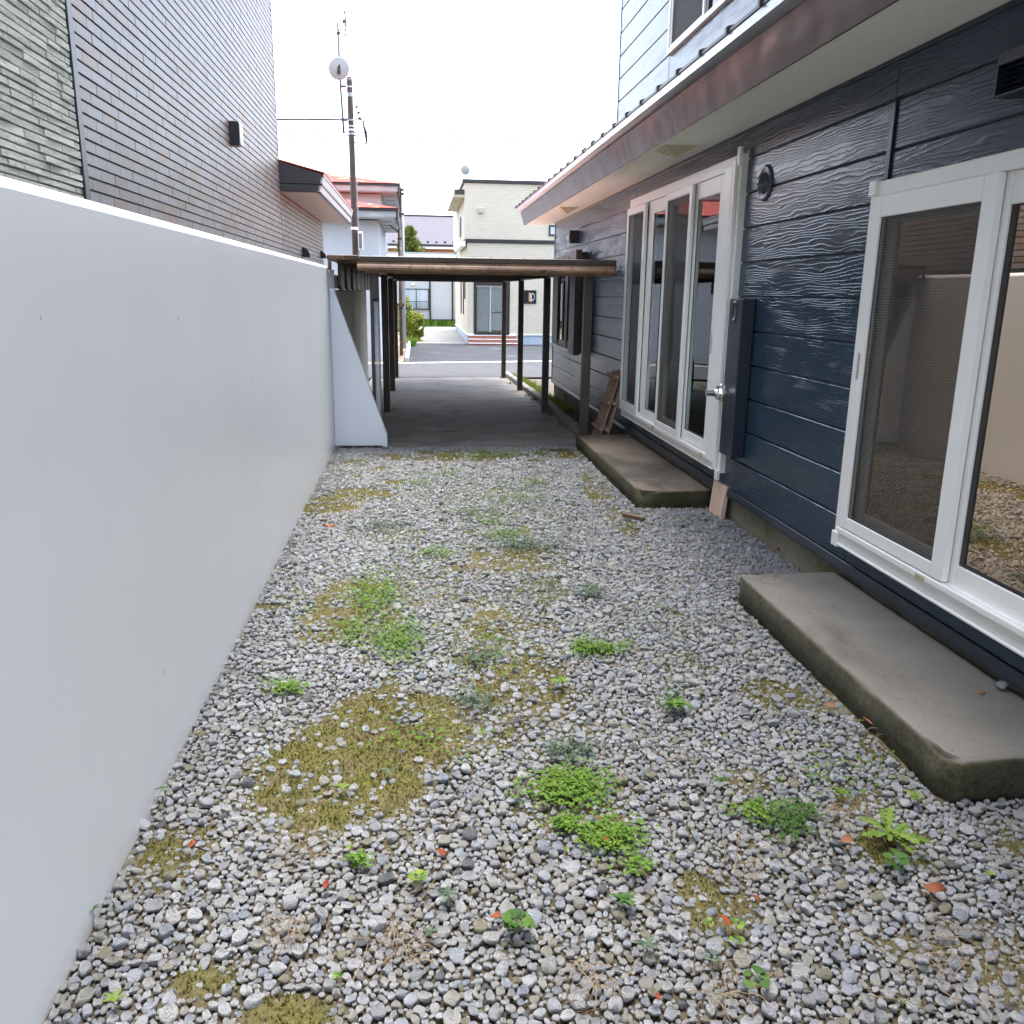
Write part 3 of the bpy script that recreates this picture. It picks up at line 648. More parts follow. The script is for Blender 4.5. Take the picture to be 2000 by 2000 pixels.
# rooms behind the doors
for (ya, yb) in ((1.6, 4.9), (5.9, 9.6)):
    part('room', M['interior'], nv, *([(4.2, 4.25, ya, yb, .25, 2.65)] if ya < 5 else [(4.2, 4.25, ya, yb, .25, .8), (4.2, 4.25, ya, yb, 2.45, 2.65)]), (2.40, 4.2, ya, ya+.05, .25, 2.65), (2.40, 4.2, yb-.05, yb, .25, 2.65), (2.40, 4.2, ya+.05, yb-.05, 2.55, 2.60))  # unseen opening in the far room's back wall, added to light its curtains
    part('room_floor', M['room_floor'], nv, (2.375, 4.2, ya+.05, yb-.05, .30, .40))
part('room', M['interior'], nv, (3.6, 3.65, 11.4, 14.2, .25, 2.65), (2.40, 3.6, 11.4, 11.45, .25, 2.65), (2.40, 3.6, 14.15, 14.2, .25, 2.65), (2.40, 3.6, 11.45, 14.15, .3, .35), (2.40, 3.6, 11.45, 14.15, 2.55, 2.60))
# kitchen window with its brown shutter box
kw = members('kitchen_window', M['dark_brown'], nv, 2.17, 2.30, 11.72, 14.02, .80, 2.13, .09, .09, .05, .05)
part('shutter', M['dark_brown'], kw, (2.16, 2.20, 13.45, 13.93, .85, 2.08), bevel=.004)
part('shutter_box', M['brown_steel'], kw, (2.085, 2.168, 11.55, 11.98, .79, 2.15), bevel=.008)
members('sash', M['dark_brown'], kw, 2.175, 2.20, 12.80, 13.45, .85, 2.08, .03, .05, .06, .06)
part('pane', M['glass'], kw, (2.185, 2.19, 12.85, 13.42, .91, 2.02))
members('sash', M['dark_brown'], kw, 2.201, 2.225, 12.02, 12.80, .85, 2.08, .03, .05, .06, .06)
part('pane', M['glass'], kw, (2.21, 2.215, 12.07, 12.77, .91, 2.02))
part('curtain', M['curtain'], kw, (2.33, 2.34, 12.6, 13.4, .86, 2.06))
part('sill', M['steel'], kw, (2.13, 2.168, 12.0, 13.98, .80, .825), bevel=.003)
part('frame_edge', W_, kw, (2.12, 2.159, 11.985, 12.0, .83, 2.10), (2.13, 2.1595, 12.55, 12.575, .83, 2.08))
# round vent, louvre vent, batten, cover box, flue, far box
q = MB().lathe([(.112, 0), (.112, .006), (.100, .014), (.088, .014), (.080, .008), (.062, .008), (.062, .02), (.050, .040), (.03, .052), (.008, .056), (0, .056)], (XW-.001, 5.69, 2.302), (-1, 0, 0), 32)
q.build('round_vent', M['vent_blue'], nv, smooth=True)
lv = part('louvre_vent', M['navy_smooth'], nv, (2.17, 2.249, 2.92, 3.318, 2.44, 2.485), (2.17, 2.249, 3.305, 3.318, 2.33, 2.439), (2.17, 2.249, 2.92, 2.932, 2.33, 2.439), (2.17, 2.249, 2.932, 3.305, 2.328, 2.338), bevel=.003)
for k in range(5):
    z = 2.345+k*.019
    MB().prism([(2.172, z), (2.176, z-.002), (2.21, z+.014), (2.206, z+.016)], 'y', 2.935, 3.302).build('louvre', M['navy_smooth'], lv)
part('joint_batten', M['navy_smooth'], nv, (XW-.011, XW-.0005, 4.147, 4.19, 2.145, 2.49), bevel=.004)
cb = part('pipe_cover', M['navy_smooth'], nv, (2.155, 2.249, 5.69, 5.93, .50, 1.578), bevel=.006)
q = MB().lathe([(.075, 0), (.068, .007), (.055, .007), (.05, .003), (0, .003)], (2.1555, 5.82, 1.49), (-1, 0, 0), 24)
for i, v in enumerate(q.v): q.v[i] = (v[0], 5.82+(v[1]-5.82)*.75, v[2])
q.build('knockout_ring', M['navy_smooth'], cb, smooth=True)
fl = MB().lathe([(0, -.005), (.064, -.005), (.064, .006), (.056, .012), (.050, .030), (.036, .034), (.030, .05), (.030, .052), (0, .052)], (2.153, 5.965, .925), (-1, 0, 0), 28).build('heater_flue', M['chrome'], nv, smooth=False)
MB().tube([(2.11, 5.965, .925), (2.045, 5.965, .925)], .026, 20).build('flue_pipe', M['chrome'], fl, smooth=False)
fb = part('wall_box', M['black'], nv, (2.13, 2.249, 12.33, 12.44, 2.27, 2.44), bevel=.006)
part('box_front', M['alu_dim'], fb, (2.115, 2.129, 12.345, 12.43, 2.31, 2.39), bevel=.004)
for (yc, xc) in ((6.93, 2.01), (11.88, 2.02)):
    sv = MB().add([(xc-.14, yc-.15, 2.687), (xc+.12, yc-.15, 2.687), (xc+.12, yc+.15, 2.687), (xc-.14, yc+.15, 2.687), (xc-.02, yc-.02, 2.612)], [(0, 1, 4), (1, 2, 4), (2, 3, 4), (3, 0, 4), (3, 2, 1, 0)]).build('soffit_vent', M['cream_plastic'], nv)
    for k in (0, 1):
        t = .35+.22*k; q = MB()
        A = Vector((xc-.14, yc+.15, 2.687)); B = Vector((xc-.14, yc-.15, 2.687)); C = Vector((xc-.02, yc-.02, 2.612))
        p0, p1 = A.lerp(C, t), B.lerp(C, t); n_ = (B-A).cross(C-A).normalized()
        if n_.z > 0: n_ = -n_
        a_, b_ = p0.lerp(p1, .2), p0.lerp(p1, .8); up_ = (C-(A+B)/2).normalized()*.006
        q.add([a_+n_*.002, b_+n_*.002, b_+up_+n_*.002, a_+up_+n_*.002], [(0, 1, 2, 3)]); q.build('vent_slot', M['black'], sv)

# ---------------------------------------------------------------- concrete steps
def slab(name, label, poly, z1, m, chips):
    """a cast slab: outline with rounded and chipped upper edge"""
    pts = []
    for a, c in zip(poly, poly[1:]+poly[:1]):
        k = max(1, int(math.dist(a, c)/.04)); pts += [(a[0]+(c[0]-a[0])*t/k, a[1]+(c[1]-a[1])*t/k) for t in range(k)]
    n_ = len(pts); nrm = []
    for i in range(n_):
        a, c = pts[i-1], pts[(i+1) % n_]; dx, dy = c[0]-a[0], c[1]-a[1]; L = math.hypot(dx, dy); nrm.append((-dy/L, dx/L))
    if sum(pts[i-1][0]*pts[i][1]-pts[i][0]*pts[i-1][1] for i in range(n_)) < 0: nrm = [(-a, -c) for a, c in nrm]
    q = MB()
    for inset, z in ((0, -.06), (0, z1-.07), (0, z1-.02), (.004, z1-.008), (.013, z1-.002), (.026, z1)):
        for (x, y), (nx_, ny_) in zip(pts, nrm):
            e = inset*(1+.8*mnoise.noise(Vector((x*14, y*14, 1)))) if z > z1-.03 else 0
            e += .006*mnoise.noise(Vector((x*6, y*6, z*9))); zz = z
            for (cx, cy, r, d) in chips:
                t = math.hypot(x-cx, y-cy)
                if t < r and z > z1-.03 and inset < .026: e += d*.9*(1-t/r)*(inset < .02); zz -= d*(1-t/r)*(1 if inset < .02 else .0)
            q.v.append((x+nx_*e, y+ny_*e, zz))
    for k in range(5): q.f += [(k*n_+i, k*n_+(i+1) % n_, (k+1)*n_+(i+1) % n_, (k+1)*n_+i) for i in range(n_)]
    q.f += [tuple(range(5*n_, 6*n_)), tuple(range(n_-1, -1, -1))]
    me = q.mesh(name, m)
    for f in me.polygons: f.use_smooth = len(f.vertices) == 4
    o = link(name, me); tag(o, label, 'step'); return o
def slab_mat(name, c1, c2, stain, lo, hi):
    m, n, l, p = new_mat(name)
    f = noise_of(n, l, pos_of(n, l), 2.6, 7, .6); gr = noise_of(n, l, pos_of(n, l), 240, 3, .7)
    c = ramp_of(n, l, f, [(.35, c1), (.65, c2)])
    c = mix_of(n, l, ramp_of(n, l, noise_of(n, l, pos_of(n, l, (1, .55, 1)), 1.9, 6, .6, .6), [(lo, 0.0), (hi, 1.0)]), c, stain)
    c = mix_of(n, l, ramp_of(n, l, gr, [(.58, 0.0), (.68, .55)]), c, tuple(min(1, x*1.9) for x in c1))
    c = mix_of(n, l, ramp_of(n, l, gr, [(.30, .5), (.40, 0.0)]), c, tuple(x*.45 for x in c2))
    cr = noise_of(n, l, pos_of(n, l, (1, .6, 1)), 3.1, 5, .55, .3); cr = math_of(n, l, 'ABSOLUTE', math_of(n, l, 'SUBTRACT', cr, .5))
    c = mix_of(n, l, math_of(n, l, 'MULTIPLY', ramp_of(n, l, cr, [(.0, 1.0), (.006, 0.0)]), ramp_of(n, l, noise_of(n, l, pos_of(n, l), 1.3, 2), [(.5, 0.0), (.6, .8)])), c, (.02,.018,.014))
    c = mix_of(n, l, ramp_of(n, l, noise_of(n, l, pos_of(n, l), 70, 2, .5), [(.68, 0.0), (.72, .7)]), c, tuple(x*.3 for x in c2))
    # moss growing on the upright sides
    g = n.new('ShaderNodeNewGeometry'); s = n.new('ShaderNodeSeparateXYZ'); l.new(g.outputs['Normal'], s.inputs[0])
    side = ramp_of(n, l, math_of(n, l, 'ABSOLUTE', s.outputs['Z']), [(.5, 1.0), (.9, 0.0)])
    ms = ramp_of(n, l, noise_of(n, l, pos_of(n, l), 5, 6, .65), [(.38, .72), (.60, 1.0)])
    mossc = ramp_of(n, l, noise_of(n, l, pos_of(n, l), 60, 4), [(.35, (.020,.019,.009)), (.65, (.055,.050,.016))])
    c = mix_of(n, l, math_of(n, l, 'MULTIPLY', side, ms), c, mossc)
    l.new(c, p.inputs['Base Color']); p.inputs['Roughness'].default_value = .9
    b1 = bump_of(n, l, p, gr, .0016); bump_of(n, l, p, noise_of(n, l, pos_of(n, l), 14, 5), .006, prev=b1); return m
slab('concrete_step', 'grey concrete step with mossy side below the nearest sliding door', [(1.74, 2.335), (1.90, 2.345), (2.272, 2.36), (2.272, 4.29), (1.725, 4.27), (1.712, 4.2), (1.705, 2.40)], .14,
     slab_mat('step_concrete_grey', (.135,.126,.110), (.100,.093,.080), (.066,.060,.053), .48, .66), [(1.72, 2.42, .10, .025), (1.72, 2.9, .10, .010), (1.72, 3.3, .07, .008)])
slab('concrete_step', 'dark stained concrete step with a broken corner below the far sliding door', [(1.76, 6.30), (1.85, 6.312), (2.272, 6.325), (2.272, 9.03), (1.69, 9.02), (1.688, 6.40), (1.70, 6.335)], .13,
     slab_mat('step_concrete_stained', (.130,.105,.078), (.085,.068,.050), (.038,.033,.026), .47, .60), [(1.72, 6.33, .14, .035), (1.70, 8.98, .1, .012), (1.70, 7.6, .08, .012)])

# ---------------------------------------------------------------- carport
cp = thing('carport', 'low brown steel carport with flat roof and slim posts over the drive', 'carport', (.7, 13.5, 0))
PY = [9.20, 12.14, 15.17, 18.1]
for y in PY:
    for x in (1.80, -.42):
        part('post', M['brown_steel'], cp, (x-.045, x+.045, y-.045, y+.045, zg(y)-.05, 1.795), bevel=.006)
for x in (1.80, -.42): part('side_beam', M['brown_steel'], cp, (x-.035, x+.035, 9.0, 18.3, 1.797, 1.86), bevel=.004)
for y in PY[1:]: part('cross_beam', M['brown_steel'], cp, (-.384, 1.764, y-.03, y+.03, 1.785, 1.858), bevel=.004)
part('front_beam', M['gutter_brown'], cp, (-.50, 2.0, 9.0, 9.06, 1.765, 1.795), bevel=.006)
for k in range(20):
    y = 9.3+k*.47
    part('roof_joist', M['rusty'], cp, (-.80, 1.95, y-.02, y+.02, 1.862, 1.886))
q = MB(); nY = 260; ysR = [8.93+(18.5-8.93)*i/nY for i in range(nY+1)]
q.add([(x, y, 1.905+.010*math.sin(i*2*math.pi/6)+dz) for dz in (0, .004) for x in (-.83, 1.99) for i, y in enumerate(ysR)], [])
N1 = nY+1
for a, c in ((0, N1), (2*N1, 3*N1)): q.f += [(a+i, a+i+1, c+i+1, c+i) for i in range(nY)]
q.f += [(0, N1, 3*N1, 2*N1), (nY, N1+nY, 3*N1+nY, 2*N1+nY)]
q.build('roof_sheet', M['roof_under'], cp, smooth=True, recalc=False)
part('roof_front_edge', M['brown_steel'], cp, (-.545, 2.015, 8.885, 8.915, 1.872, 1.926), bevel=.005)
part('roof_front_edge', M['rusty'], cp, (-.85, -.548, 8.89, 8.912, 1.885, 1.93), (-.85, -.815, 8.892, 8.911, 1.79, 1.884), bevel=.005)
part('roof_side_edge', M['brown_steel'], cp, (-.86, -.835, 8.92, 18.5, 1.885, 1.928), bevel=.004)
part('roof_side_edge', M['brown_steel'], cp, (2.0, 2.02, 8.92, 18.5, 1.875, 1.925), bevel=.004)
for k in range(17):
    MB().lathe([(.008, 0), (.008, .006), (0, .009)], (-.78+k*.17, 8.93, 1.925), (0, 0, 1), 8).build('roof_bolt', M['black'], cp)
gp = [(8.945, 1.868), (8.86, 1.868), (8.862, 1.85), (8.852, 1.836), (8.845, 1.815), (8.852, 1.795), (8.875, 1.783), (8.93, 1.781), (8.93, 1.79), (8.88, 1.792), (8.862, 1.80), (8.858, 1.815), (8.865, 1.833), (8.874, 1.845), (8.876, 1.860), (8.945, 1.860)]
MB().prism(gp, 'x', -.565, 2.0).build('front_gutter', M['gutter_brown'], cp)
part('gutter_end', M['brown_steel'], cp, (2.001, 2.012, 8.85, 8.945, 1.775, 1.925), bevel=.003)
q = MB().tube([(-.40, 9.10, -.05), (-.40, 9.10, 1.49)], .027, 14); dp = q.build('down_pipe', M['grey_pipe'], cp, smooth=True)
MB().tube([(-.40, 9.10, .86), (-.40, 9.10, .885)], .036, 14).build('pipe_clamp', M['white_alu'], dp)
MB().tube([(-.40, 9.10, 1.49), (-.40, 9.10, 1.52)], .030, 14).build('pipe_collar', M['black'], dp)
for (ya, yb) in ((9.45, 9.92), (10.30, 10.86), (11.26, 11.88), (12.05, 12.88), (13.0, 13.7), (13.88, 14.57), (14.75, 15.3)):
    w = min(.035, (yb-ya)/2); zb = 1.60
    pr = [(ya, 1.884), (yb, 1.884), (yb, zb+.04), (yb-.04, zb+.01), (yb-.09, zb), (ya+.09, zb), (ya+.04, zb+.01), (ya, zb+.04)]
    MB().prism(pr, 'x', -.805, -.775).build('side_slat', M['dark_brown'], cp)
part('shaded_panel_band', M['brown_steel'], cp, (-.84, -.808, 9.15, 15.4, 1.61, 1.745), bevel=.004)  # dark band standing in for the shaded panels between the slats

# concrete panel fence beside the carport
pf = thing('panel_fence', 'weathered grey concrete panel fence beside the left carport posts', 'fence', (-.85, 12, 0))
for (ya, yb) in ((9.14, 10.2), (10.2, 11.4), (11.4, 13.0), (13.0, 14.8)):
    part('panel', M['panel_concrete'], pf, (-.90, -.81, ya+.006, yb-.006, -.12, 1.60), bevel=.012, seg=2)

# slatted boards leaning by the house
def duckboard(label, y0, x0, x1, tone):
    t = thing('duckboard', label, 'slatted board', (x0, y0+.2, -.03), 'slatted boards leaning on the navy wall')
    a = math.atan2(.76, x1-x0-.0)
    L = .82; wdt = .40
    # plane: runs up from (x0,z=-.03) to the wall; slats run along its length
    def P(u, s, h):       # u across (y), s up the board, h out of the board
        return (x0+s*math.cos(a)-h*math.sin(a), y0+u, -.03+s*math.sin(a)+h*math.cos(a))
    for k in range(6):
        u0 = k*wdt/6+.003; u1 = (k+1)*wdt/6-.003
        q = MB(); q.add([P(u, s, h) for s in (0, L) for (u, h) in ((u0, 0), (u1, 0), (u1, .013), (u0, .013))], [(0, 1, 2, 3), (7, 6, 5, 4), (0, 4, 5, 1), (1, 5, 6, 2), (2, 6, 7, 3), (3, 7, 4, 0)])
        q.build('slat', tone, t)
    for s in (.16, .46, .75):
        q = MB(); q.add([P(u, s+d, h) for d in (0, .035) for (u, h) in ((-.02, .0135), (wdt+.02, .0135), (wdt+.02, .05), (-.02, .05))], [(0, 1, 2, 3), (7, 6, 5, 4), (0, 4, 5, 1), (1, 5, 6, 2), (2, 6, 7, 3), (3, 7, 4, 0)])
        q.build('cross_bar', tone, t)
    return t
duckboard('front slatted wooden board with three cross bars leaning near the last carport post', 9.27, 1.99, 2.20, M['wood_grey'])
duckboard('second slatted board hidden behind the front one against the navy wall', 9.20, 2.055, 2.235, M['wood_grey'])

# kerb beside the drive
kb = thing('kerb', 'low concrete kerb of separate stones along the right side of the carport drive', 'kerb', (1.92, 14, -.05))
yk = 9.75
while yk < 18.6:
    ln = random.choice((.58, .60, .62)); x = 1.915+.006*(yk-9.7)*.3
    z = zg(yk+.3)
    part('kerb_stone', M['concrete'], kb, (x-.055, x+.055, yk+.012, min(yk+ln, 18.7)-.012, z-.06, z+.085+random.uniform(-.006, .006)), bevel=.014, seg=2)
    yk += ln+random.choice((0, 0, .07))

# small things by the foundation
o = MB(); o.box(-.006, .03, 0, .262, 0, .30)
pt = o.build('concrete_tile', M['pink_tile'], None, bevel=.006, seg=2); pt.location = (2.205, 5.935, -.055); pt.rotation_euler = (0, .10, 0)
tag(pt, 'pinkish beige square tile leaning on the foundation between the two steps', 'tile')
o = part('wood_offcut', M['offcut'], None, (-.085, .085, -.02, .02, 0, .03), bevel=.004); o.location = (1.555, 5.94, .012); o.rotation_euler = (0, .05, -.72)
tag(o, 'small brown wood offcut on the gravel in front of the far step', 'wood offcut')

# ---------------------------------------------------------------- gravel yard
YX0, YX1, YY0, YY1 = -.86, 2.285, .75, 9.03
MOSS = []     # x, y, rx, ry, weight
def moss_px(u, v, ru, rv, w=1.0):
    x, y = ground_pt(u, v); x1, _ = ground_pt(u+ru, v); _, y1 = ground_pt(u, v-rv); MOSS.append((x, y, abs(x1-x), abs(y1-y), w))
for a in ((665,1505,165,95,.95), (820,1420,120,70,.85), (735,1440,130,90,.9), (1010,1330,105,70,.72), (985,1240,85,60,.66), (960,1420,60,50,.55), (700,1180,105,60,.72), (640,1215,70,40,.7), (640,985,75,16,.9), (700,965,80,14,.8), (560,1985,90,45,.9),
          (870,890,150,11,.8), (1100,885,60,10,.8), (1185,985,28,60,.7), (1165,940,16,40,.7), (1010,1090,110,28,.7), (1060,1150,60,25,.6), (1760,1650,90,45,.7), (1690,1560,70,35,.55), (1330,1215,50,22,.5), (760,1640,60,28,.4),
          (905,1160,60,30,.55), (960,1200,150,140,.42), (900,1000,260,45,.42), (1010,930,230,32,.40), (760,1110,130,60,.38), (860,1420,200,60,.36), (1080,1420,90,80,.34), (700,930,120,25,.45), (1500,1280,70,60,.22), (1620,1640,140,60,.25), (1120,1560,130,60,.55), (780,1040,70,18,.6), (1735,1460,60,35,.6), (1660,1370,35,40,.6), (680,905,70,9,.7), (1440,1560,50,30,.35), (520,1500,60,30,.5), (1500,1640,60,30,.3), (1240,1760,50,25,.3)):
    moss_px(*a)
rm = random.Random(21)
for _ in range(75): MOSS.append((rm.uniform(-.8, 2.1), rm.uniform(1.6, 9.0), rm.uniform(.04, .14), rm.uniform(.04, .16), rm.uniform(.4, .85)))
def moss_at(x, y):
    m = 0.0
    for (a, c, rx, ry, w) in MOSS:
        d = math.hypot((x-a)/rx, (y-c)/ry)
        if d < 1.6: m = max(m, w*min(1.0, max(0.0, (1.35-d)/.55)))
    if m <= 0: return 0.0
    k = .5+.5*mnoise.noise(Vector((x*7, y*7, 1.7)))+.3*mnoise.noise(Vector((x*22, y*22, 4.0)))
    return max(0.0, min(1.0, m*(.45+.9*k)))
def in_slab(x, y): return (x > 1.69 and 2.33 < y < 4.30) or (x > 1.67 and 6.29 < y < 9.05) or x > 2.275 or x < -.852
st = .03; nx = int((YX1-YX0)/st)+1; ny = int((YY1-YY0)/st)+1
vs = []; mv = []
for j in range(ny+1):
    for i in range(nx+1):
        x = min(YX0+i*st, YX1); y = min(YY0+j*st, YY1); m_ = moss_at(x, y)
        vs.append((x, y, -.018+.017*m_+.006*mnoise.noise(Vector((x*4, y*4, 0)))+.004*m_*mnoise.noise(Vector((x*30, y*30, 2))))); mv.append(m_)
fs = [(j*(nx+1)+i, j*(nx+1)+i+1, (j+1)*(nx+1)+i+1, (j+1)*(nx+1)+i) for j in range(ny) for i in range(nx)]
yard = MB().add(vs, fs).build('gravel_yard', M['bed'], smooth=True, recalc=False); structure(yard)
at = yard.data.attributes.new('moss', 'FLOAT', 'POINT'); at.data.foreach_set('value', mv)

def pebble_mesh(i):
    bm = bmesh.new(); bmesh.ops.create_icosphere(bm, subdivisions=3, radius=1)
    rs = random.Random(i*13+5)
    planes = [(Vector((rs.gauss(0, 1), rs.gauss(0, 1), rs.gauss(0, .8))).normalized(), rs.uniform(.62, .86)) for _ in range(rs.randint(5, 9))]
    off = Vector((i*7.3, i*3.1, 0))
    for v in bm.verts:
        c = v.co.copy()
        c *= 1+.16*mnoise.noise(c*1.1+off)
        for n_, d in planes:
            t = c.dot(n_)-d
            if t > 0: c -= n_*t*.86
        c *= 1+.035*mnoise.noise(c*3.5+off)
        v.co = c
    mx = max(max(abs(v.co.x), abs(v.co.y)) for v in bm.verts)
    for v in bm.verts: v.co /= mx
    me = bpy.data.meshes.new('pebble'); bm.to_mesh(me); bm.free(); me.shade_smooth(); me.materials.append(M['pebble']); return me
NP = 14
protos = [pebble_mesh(i) for i in range(NP)]
pcol = bpy.data.collections.new('pebble_shapes')
for i, me in enumerate(protos): pcol.objects.link(bpy.data.objects.new('pebble_shape_%02d' % i, me))

# dart throwing, large stones first
cell = .03; grid = {}
stones = []          # x, y, r, layer
def free(x, y, r, k):
    ci, cj = int(x/cell), int(y/cell)
    for a in (-2, -1, 0, 1, 2):
        for c in (-2, -1, 0, 1, 2):
            for (px, py, pr_) in grid.get((ci+a, cj+c), ()):
                if (px-x)**2+(py-y)**2 < (k*(pr_+r))**2: return False
    return True
Aarea = (YX1-YX0)*(YY1-YY0)
def patch(x, y): return .5+.5*mnoise.noise(Vector((x*1.6, y*1.1, 8.3)))
for (ra, rb, per_m2, k) in ((.0195, .025, 60, .98), (.0145, .0195, 560, .93), (.0105, .0145, 2800, .88), (.0075, .0105, 6500, .84), (.0045, .0075, 11000, .82)):
    n_ = int(Aarea*per_m2); X = RS.uniform(YX0, YX1, n_); Y = RS.uniform(YY0, YY1, n_); RR = RS.uniform(ra, rb, n_); U = RS.uniform(0, 1, n_)
    for x, y, r, u in zip(X, Y, RR, U):
        x, y, r, u = float(x), float(y), float(r), float(u)
        if in_slab(x, y): continue
        if r > .0145 and u < .55*patch(x, y): continue
        m_ = moss_at(x, y)
        if u < (.992 if r < .0125 else .955)*min(1, m_*1.35): continue
        if not free(x, y, r, k): continue
        grid.setdefault((int(x/cell), int(y/cell)), []).append((x, y, r))
        stones.append((x, y, r))
print('pebbles', len(stones))
P_ = []; ROT = []; SCL = []; IDX = []
for (x, y, r) in stones:
    fx = random.uniform(.70, .98); fz = random.uniform(.58, .92)
    lift = .42*r+.25*max(0, r-.012)+.005*mnoise.noise(Vector((x*6, y*6, 9)))+random.uniform(-.002, .004)
    P_.append((x, y, -.012+lift)); ROT.append((random.gauss(0, .4), random.gauss(0, .4), random.uniform(0, 6.283)))
    rr = r*1.10; SCL.append((rr, rr*fx, rr*fz)); IDX.append(random.randrange(NP))
near = sorted(range(len(stones)), key=lambda i: (-(stones[i][2]/math.hypot(stones[i][1], 1.6)) if (stones[i][1] > 1.62 and ground_pt(60, 1990)[0] < stones[i][0] < 1.75*stones[i][1]*.42+.55) else 9))[:300]
nset = set(near)
for i in near:
    o = bpy.data.objects.new('pebble', protos[IDX[i]]); COL.objects.link(o); o.parent = yard
    o.location = P_[i]; o.rotation_euler = ROT[i]; o.scale = SCL[i]
keep = [i for i in range(len(stones)) if i not in nset]
pm = bpy.data.meshes.new('gravel'); pm.from_pydata([P_[i] for i in keep], [], [])
for nm, dt, src in (('rot', 'FLOAT_VECTOR', ROT), ('scl', 'FLOAT_VECTOR', SCL)):
    a = pm.attributes.new(nm, dt, 'POINT'); a.data.foreach_set('vector', np.array([src[i] for i in keep], dtype=np.float32).ravel())
a = pm.attributes.new('idx', 'INT', 'POINT'); a.data.foreach_set('value', np.array([IDX[i] for i in keep], dtype=np.int32))
gv = bpy.data.objects.new('gravel', pm); COL.objects.link(gv); stuff(gv); gv.parent = yard
ng = bpy.data.node_groups.new('scatter_pebbles', 'GeometryNodeTree')
ng.interface.new_socket('Geometry', in_out='INPUT', socket_type='NodeSocketGeometry'); ng.interface.new_socket('Geometry', in_out='OUTPUT', socket_type='NodeSocketGeometry')
gi, go = ng.nodes.new('NodeGroupInput'), ng.nodes.new('NodeGroupOutput')
mtp = ng.nodes.new('GeometryNodeMeshToPoints'); iop = ng.nodes.new('GeometryNodeInstanceOnPoints'); ci_ = ng.nodes.new('GeometryNodeCollectionInfo')
ci_.inputs['Collection'].default_value = pcol; ci_.inputs['Separate Children'].default_value = True; ci_.inputs['Reset Children'].default_value = True
def named(nm, dt):
    q = ng.nodes.new('GeometryNodeInputNamedAttribute'); q.data_type = dt; q.inputs['Name'].default_value = nm
    return [s for s in q.outputs if s.enabled and s.name == 'Attribute'][0]
L_ = ng.links.new
L_(gi.outputs[0], mtp.inputs[0]); L_(mtp.outputs[0], iop.inputs['Points']); L_(ci_.outputs[0], iop.inputs['Instance']); iop.inputs['Pick Instance'].default_value = True
L_(named('idx', 'INT'), iop.inputs['Instance Index'])
e2r = ng.nodes.new('FunctionNodeEulerToRotation'); L_(named('rot', 'FLOAT_VECTOR'), e2r.inputs[0]); L_(e2r.outputs[0], iop.inputs['Rotation'])
L_(named('scl', 'FLOAT_VECTOR'), iop.inputs['Scale']); L_(iop.outputs[0], go.inputs[0])
md = gv.modifiers.new('scatter', 'NODES'); md.node_group = ng

# moss cushions
q = MB(); rs = random.Random(3)
for _ in range(260000):
    x = rs.uniform(YX0, YX1); y = rs.uniform(1.5, YY1)
    m_ = moss_at(x, y)
    if m_ < .25 or rs.random() > m_*.9 or in_slab(x, y): continue
    if y > 4 and rs.random() < .4: continue
    s = rs.uniform(.003, .0075)*(1.25 if y < 3.6 else 1); z = -.018+.017*m_+.001
    for k in range(2):
        a = rs.uniform(0, 6.28); t = rs.uniform(.3, 1.0)
        dx, dy = math.cos(a)*s, math.sin(a)*s
        q.add([(x-dy*.45, y+dx*.45, z), (x+dy*.45, y-dx*.45, z), (x+dx*t, y+dy*t, z+s*rs.uniform(.7, 1.4))], [(0, 1, 2)])
stuff(q.build('moss', M['moss'], None, recalc=False))

# patches of tiny green weeds
def leaflet(q, x, y, z, a, L, w, tilt):
    ca, sa = math.cos(a), math.sin(a)
    def P(s, t, h): return (x+ca*s-sa*t, y+sa*s+ca*t, z+h)
    q.add([P(0, 0, 0), P(L*.5, w, L*.5*tilt+.15*w), P(L, 0, L*tilt*.8), P(L*.5, -w, L*.5*tilt+.15*w)], [(0, 1, 2), (0, 2, 3)])
GREEN = [(735,1170,62,50,420,'clover'), (775,1255,60,50,420,'clover'), (690,1240,40,30,120,'clover'), (1110,1545,85,40,560,'clover'), (1190,1640,62,32,330,'clover'), (1105,1620,30,15,90,'clover'), (1030,1068,85,20,330,'weed_blue'), (985,1050,50,14,140,'clover'),
         (745,1030,60,16,180,'weed_blue'), (810,945,28,8,80,'clover'), (1000,888,75,9,260,'clover'), (930,893,60,8,160,'clover'), (1180,1272,52,15,160,'clover'), (1136,1268,26,18,120,'clover'), (1035,945,40,9,120,'clover'), (880,925,30,9,70,'clover'),
         (560,1350,42,16,120,'clover'), (1545,1610,60,40,170,'weed_dark'), (1160,1160,30,16,70,'weed_blue'), (960,1020,40,12,80,'clover'), (1310,1375,30,24,60,'weed_dark'), (1000,975,70,14,160,'clover'), (920,1005,50,12,100,'weed_blue'),
         (940,1290,40,20,70,'weed_blue'), (925,1375,50,22,90,'weed_blue'), (1110,1475,55,22,90,'weed_blue'), (860,1085,50,14,100,'clover'), (1240,1700,40,25,60,'clover'), (980,1010,190,45,260,'clover'), (880,950,230,35,260,'clover'), (1040,1150,110,60,150,'weed_blue'), (780,1120,120,60,130,'clover'), (960,1270,110,80,110,'clover'), (1300,1200,110,80,60,'weed_dark'), (560,1180,90,60,50,'clover'), (840,1440,150,60,60,'clover'), (1650,1500,120,60,60,'clover'), (1480,1590,50,25,80,'clover'), (700,1690,30,14,40,'clover'), (1270,990,50,10,70,'clover')]
qs = {}
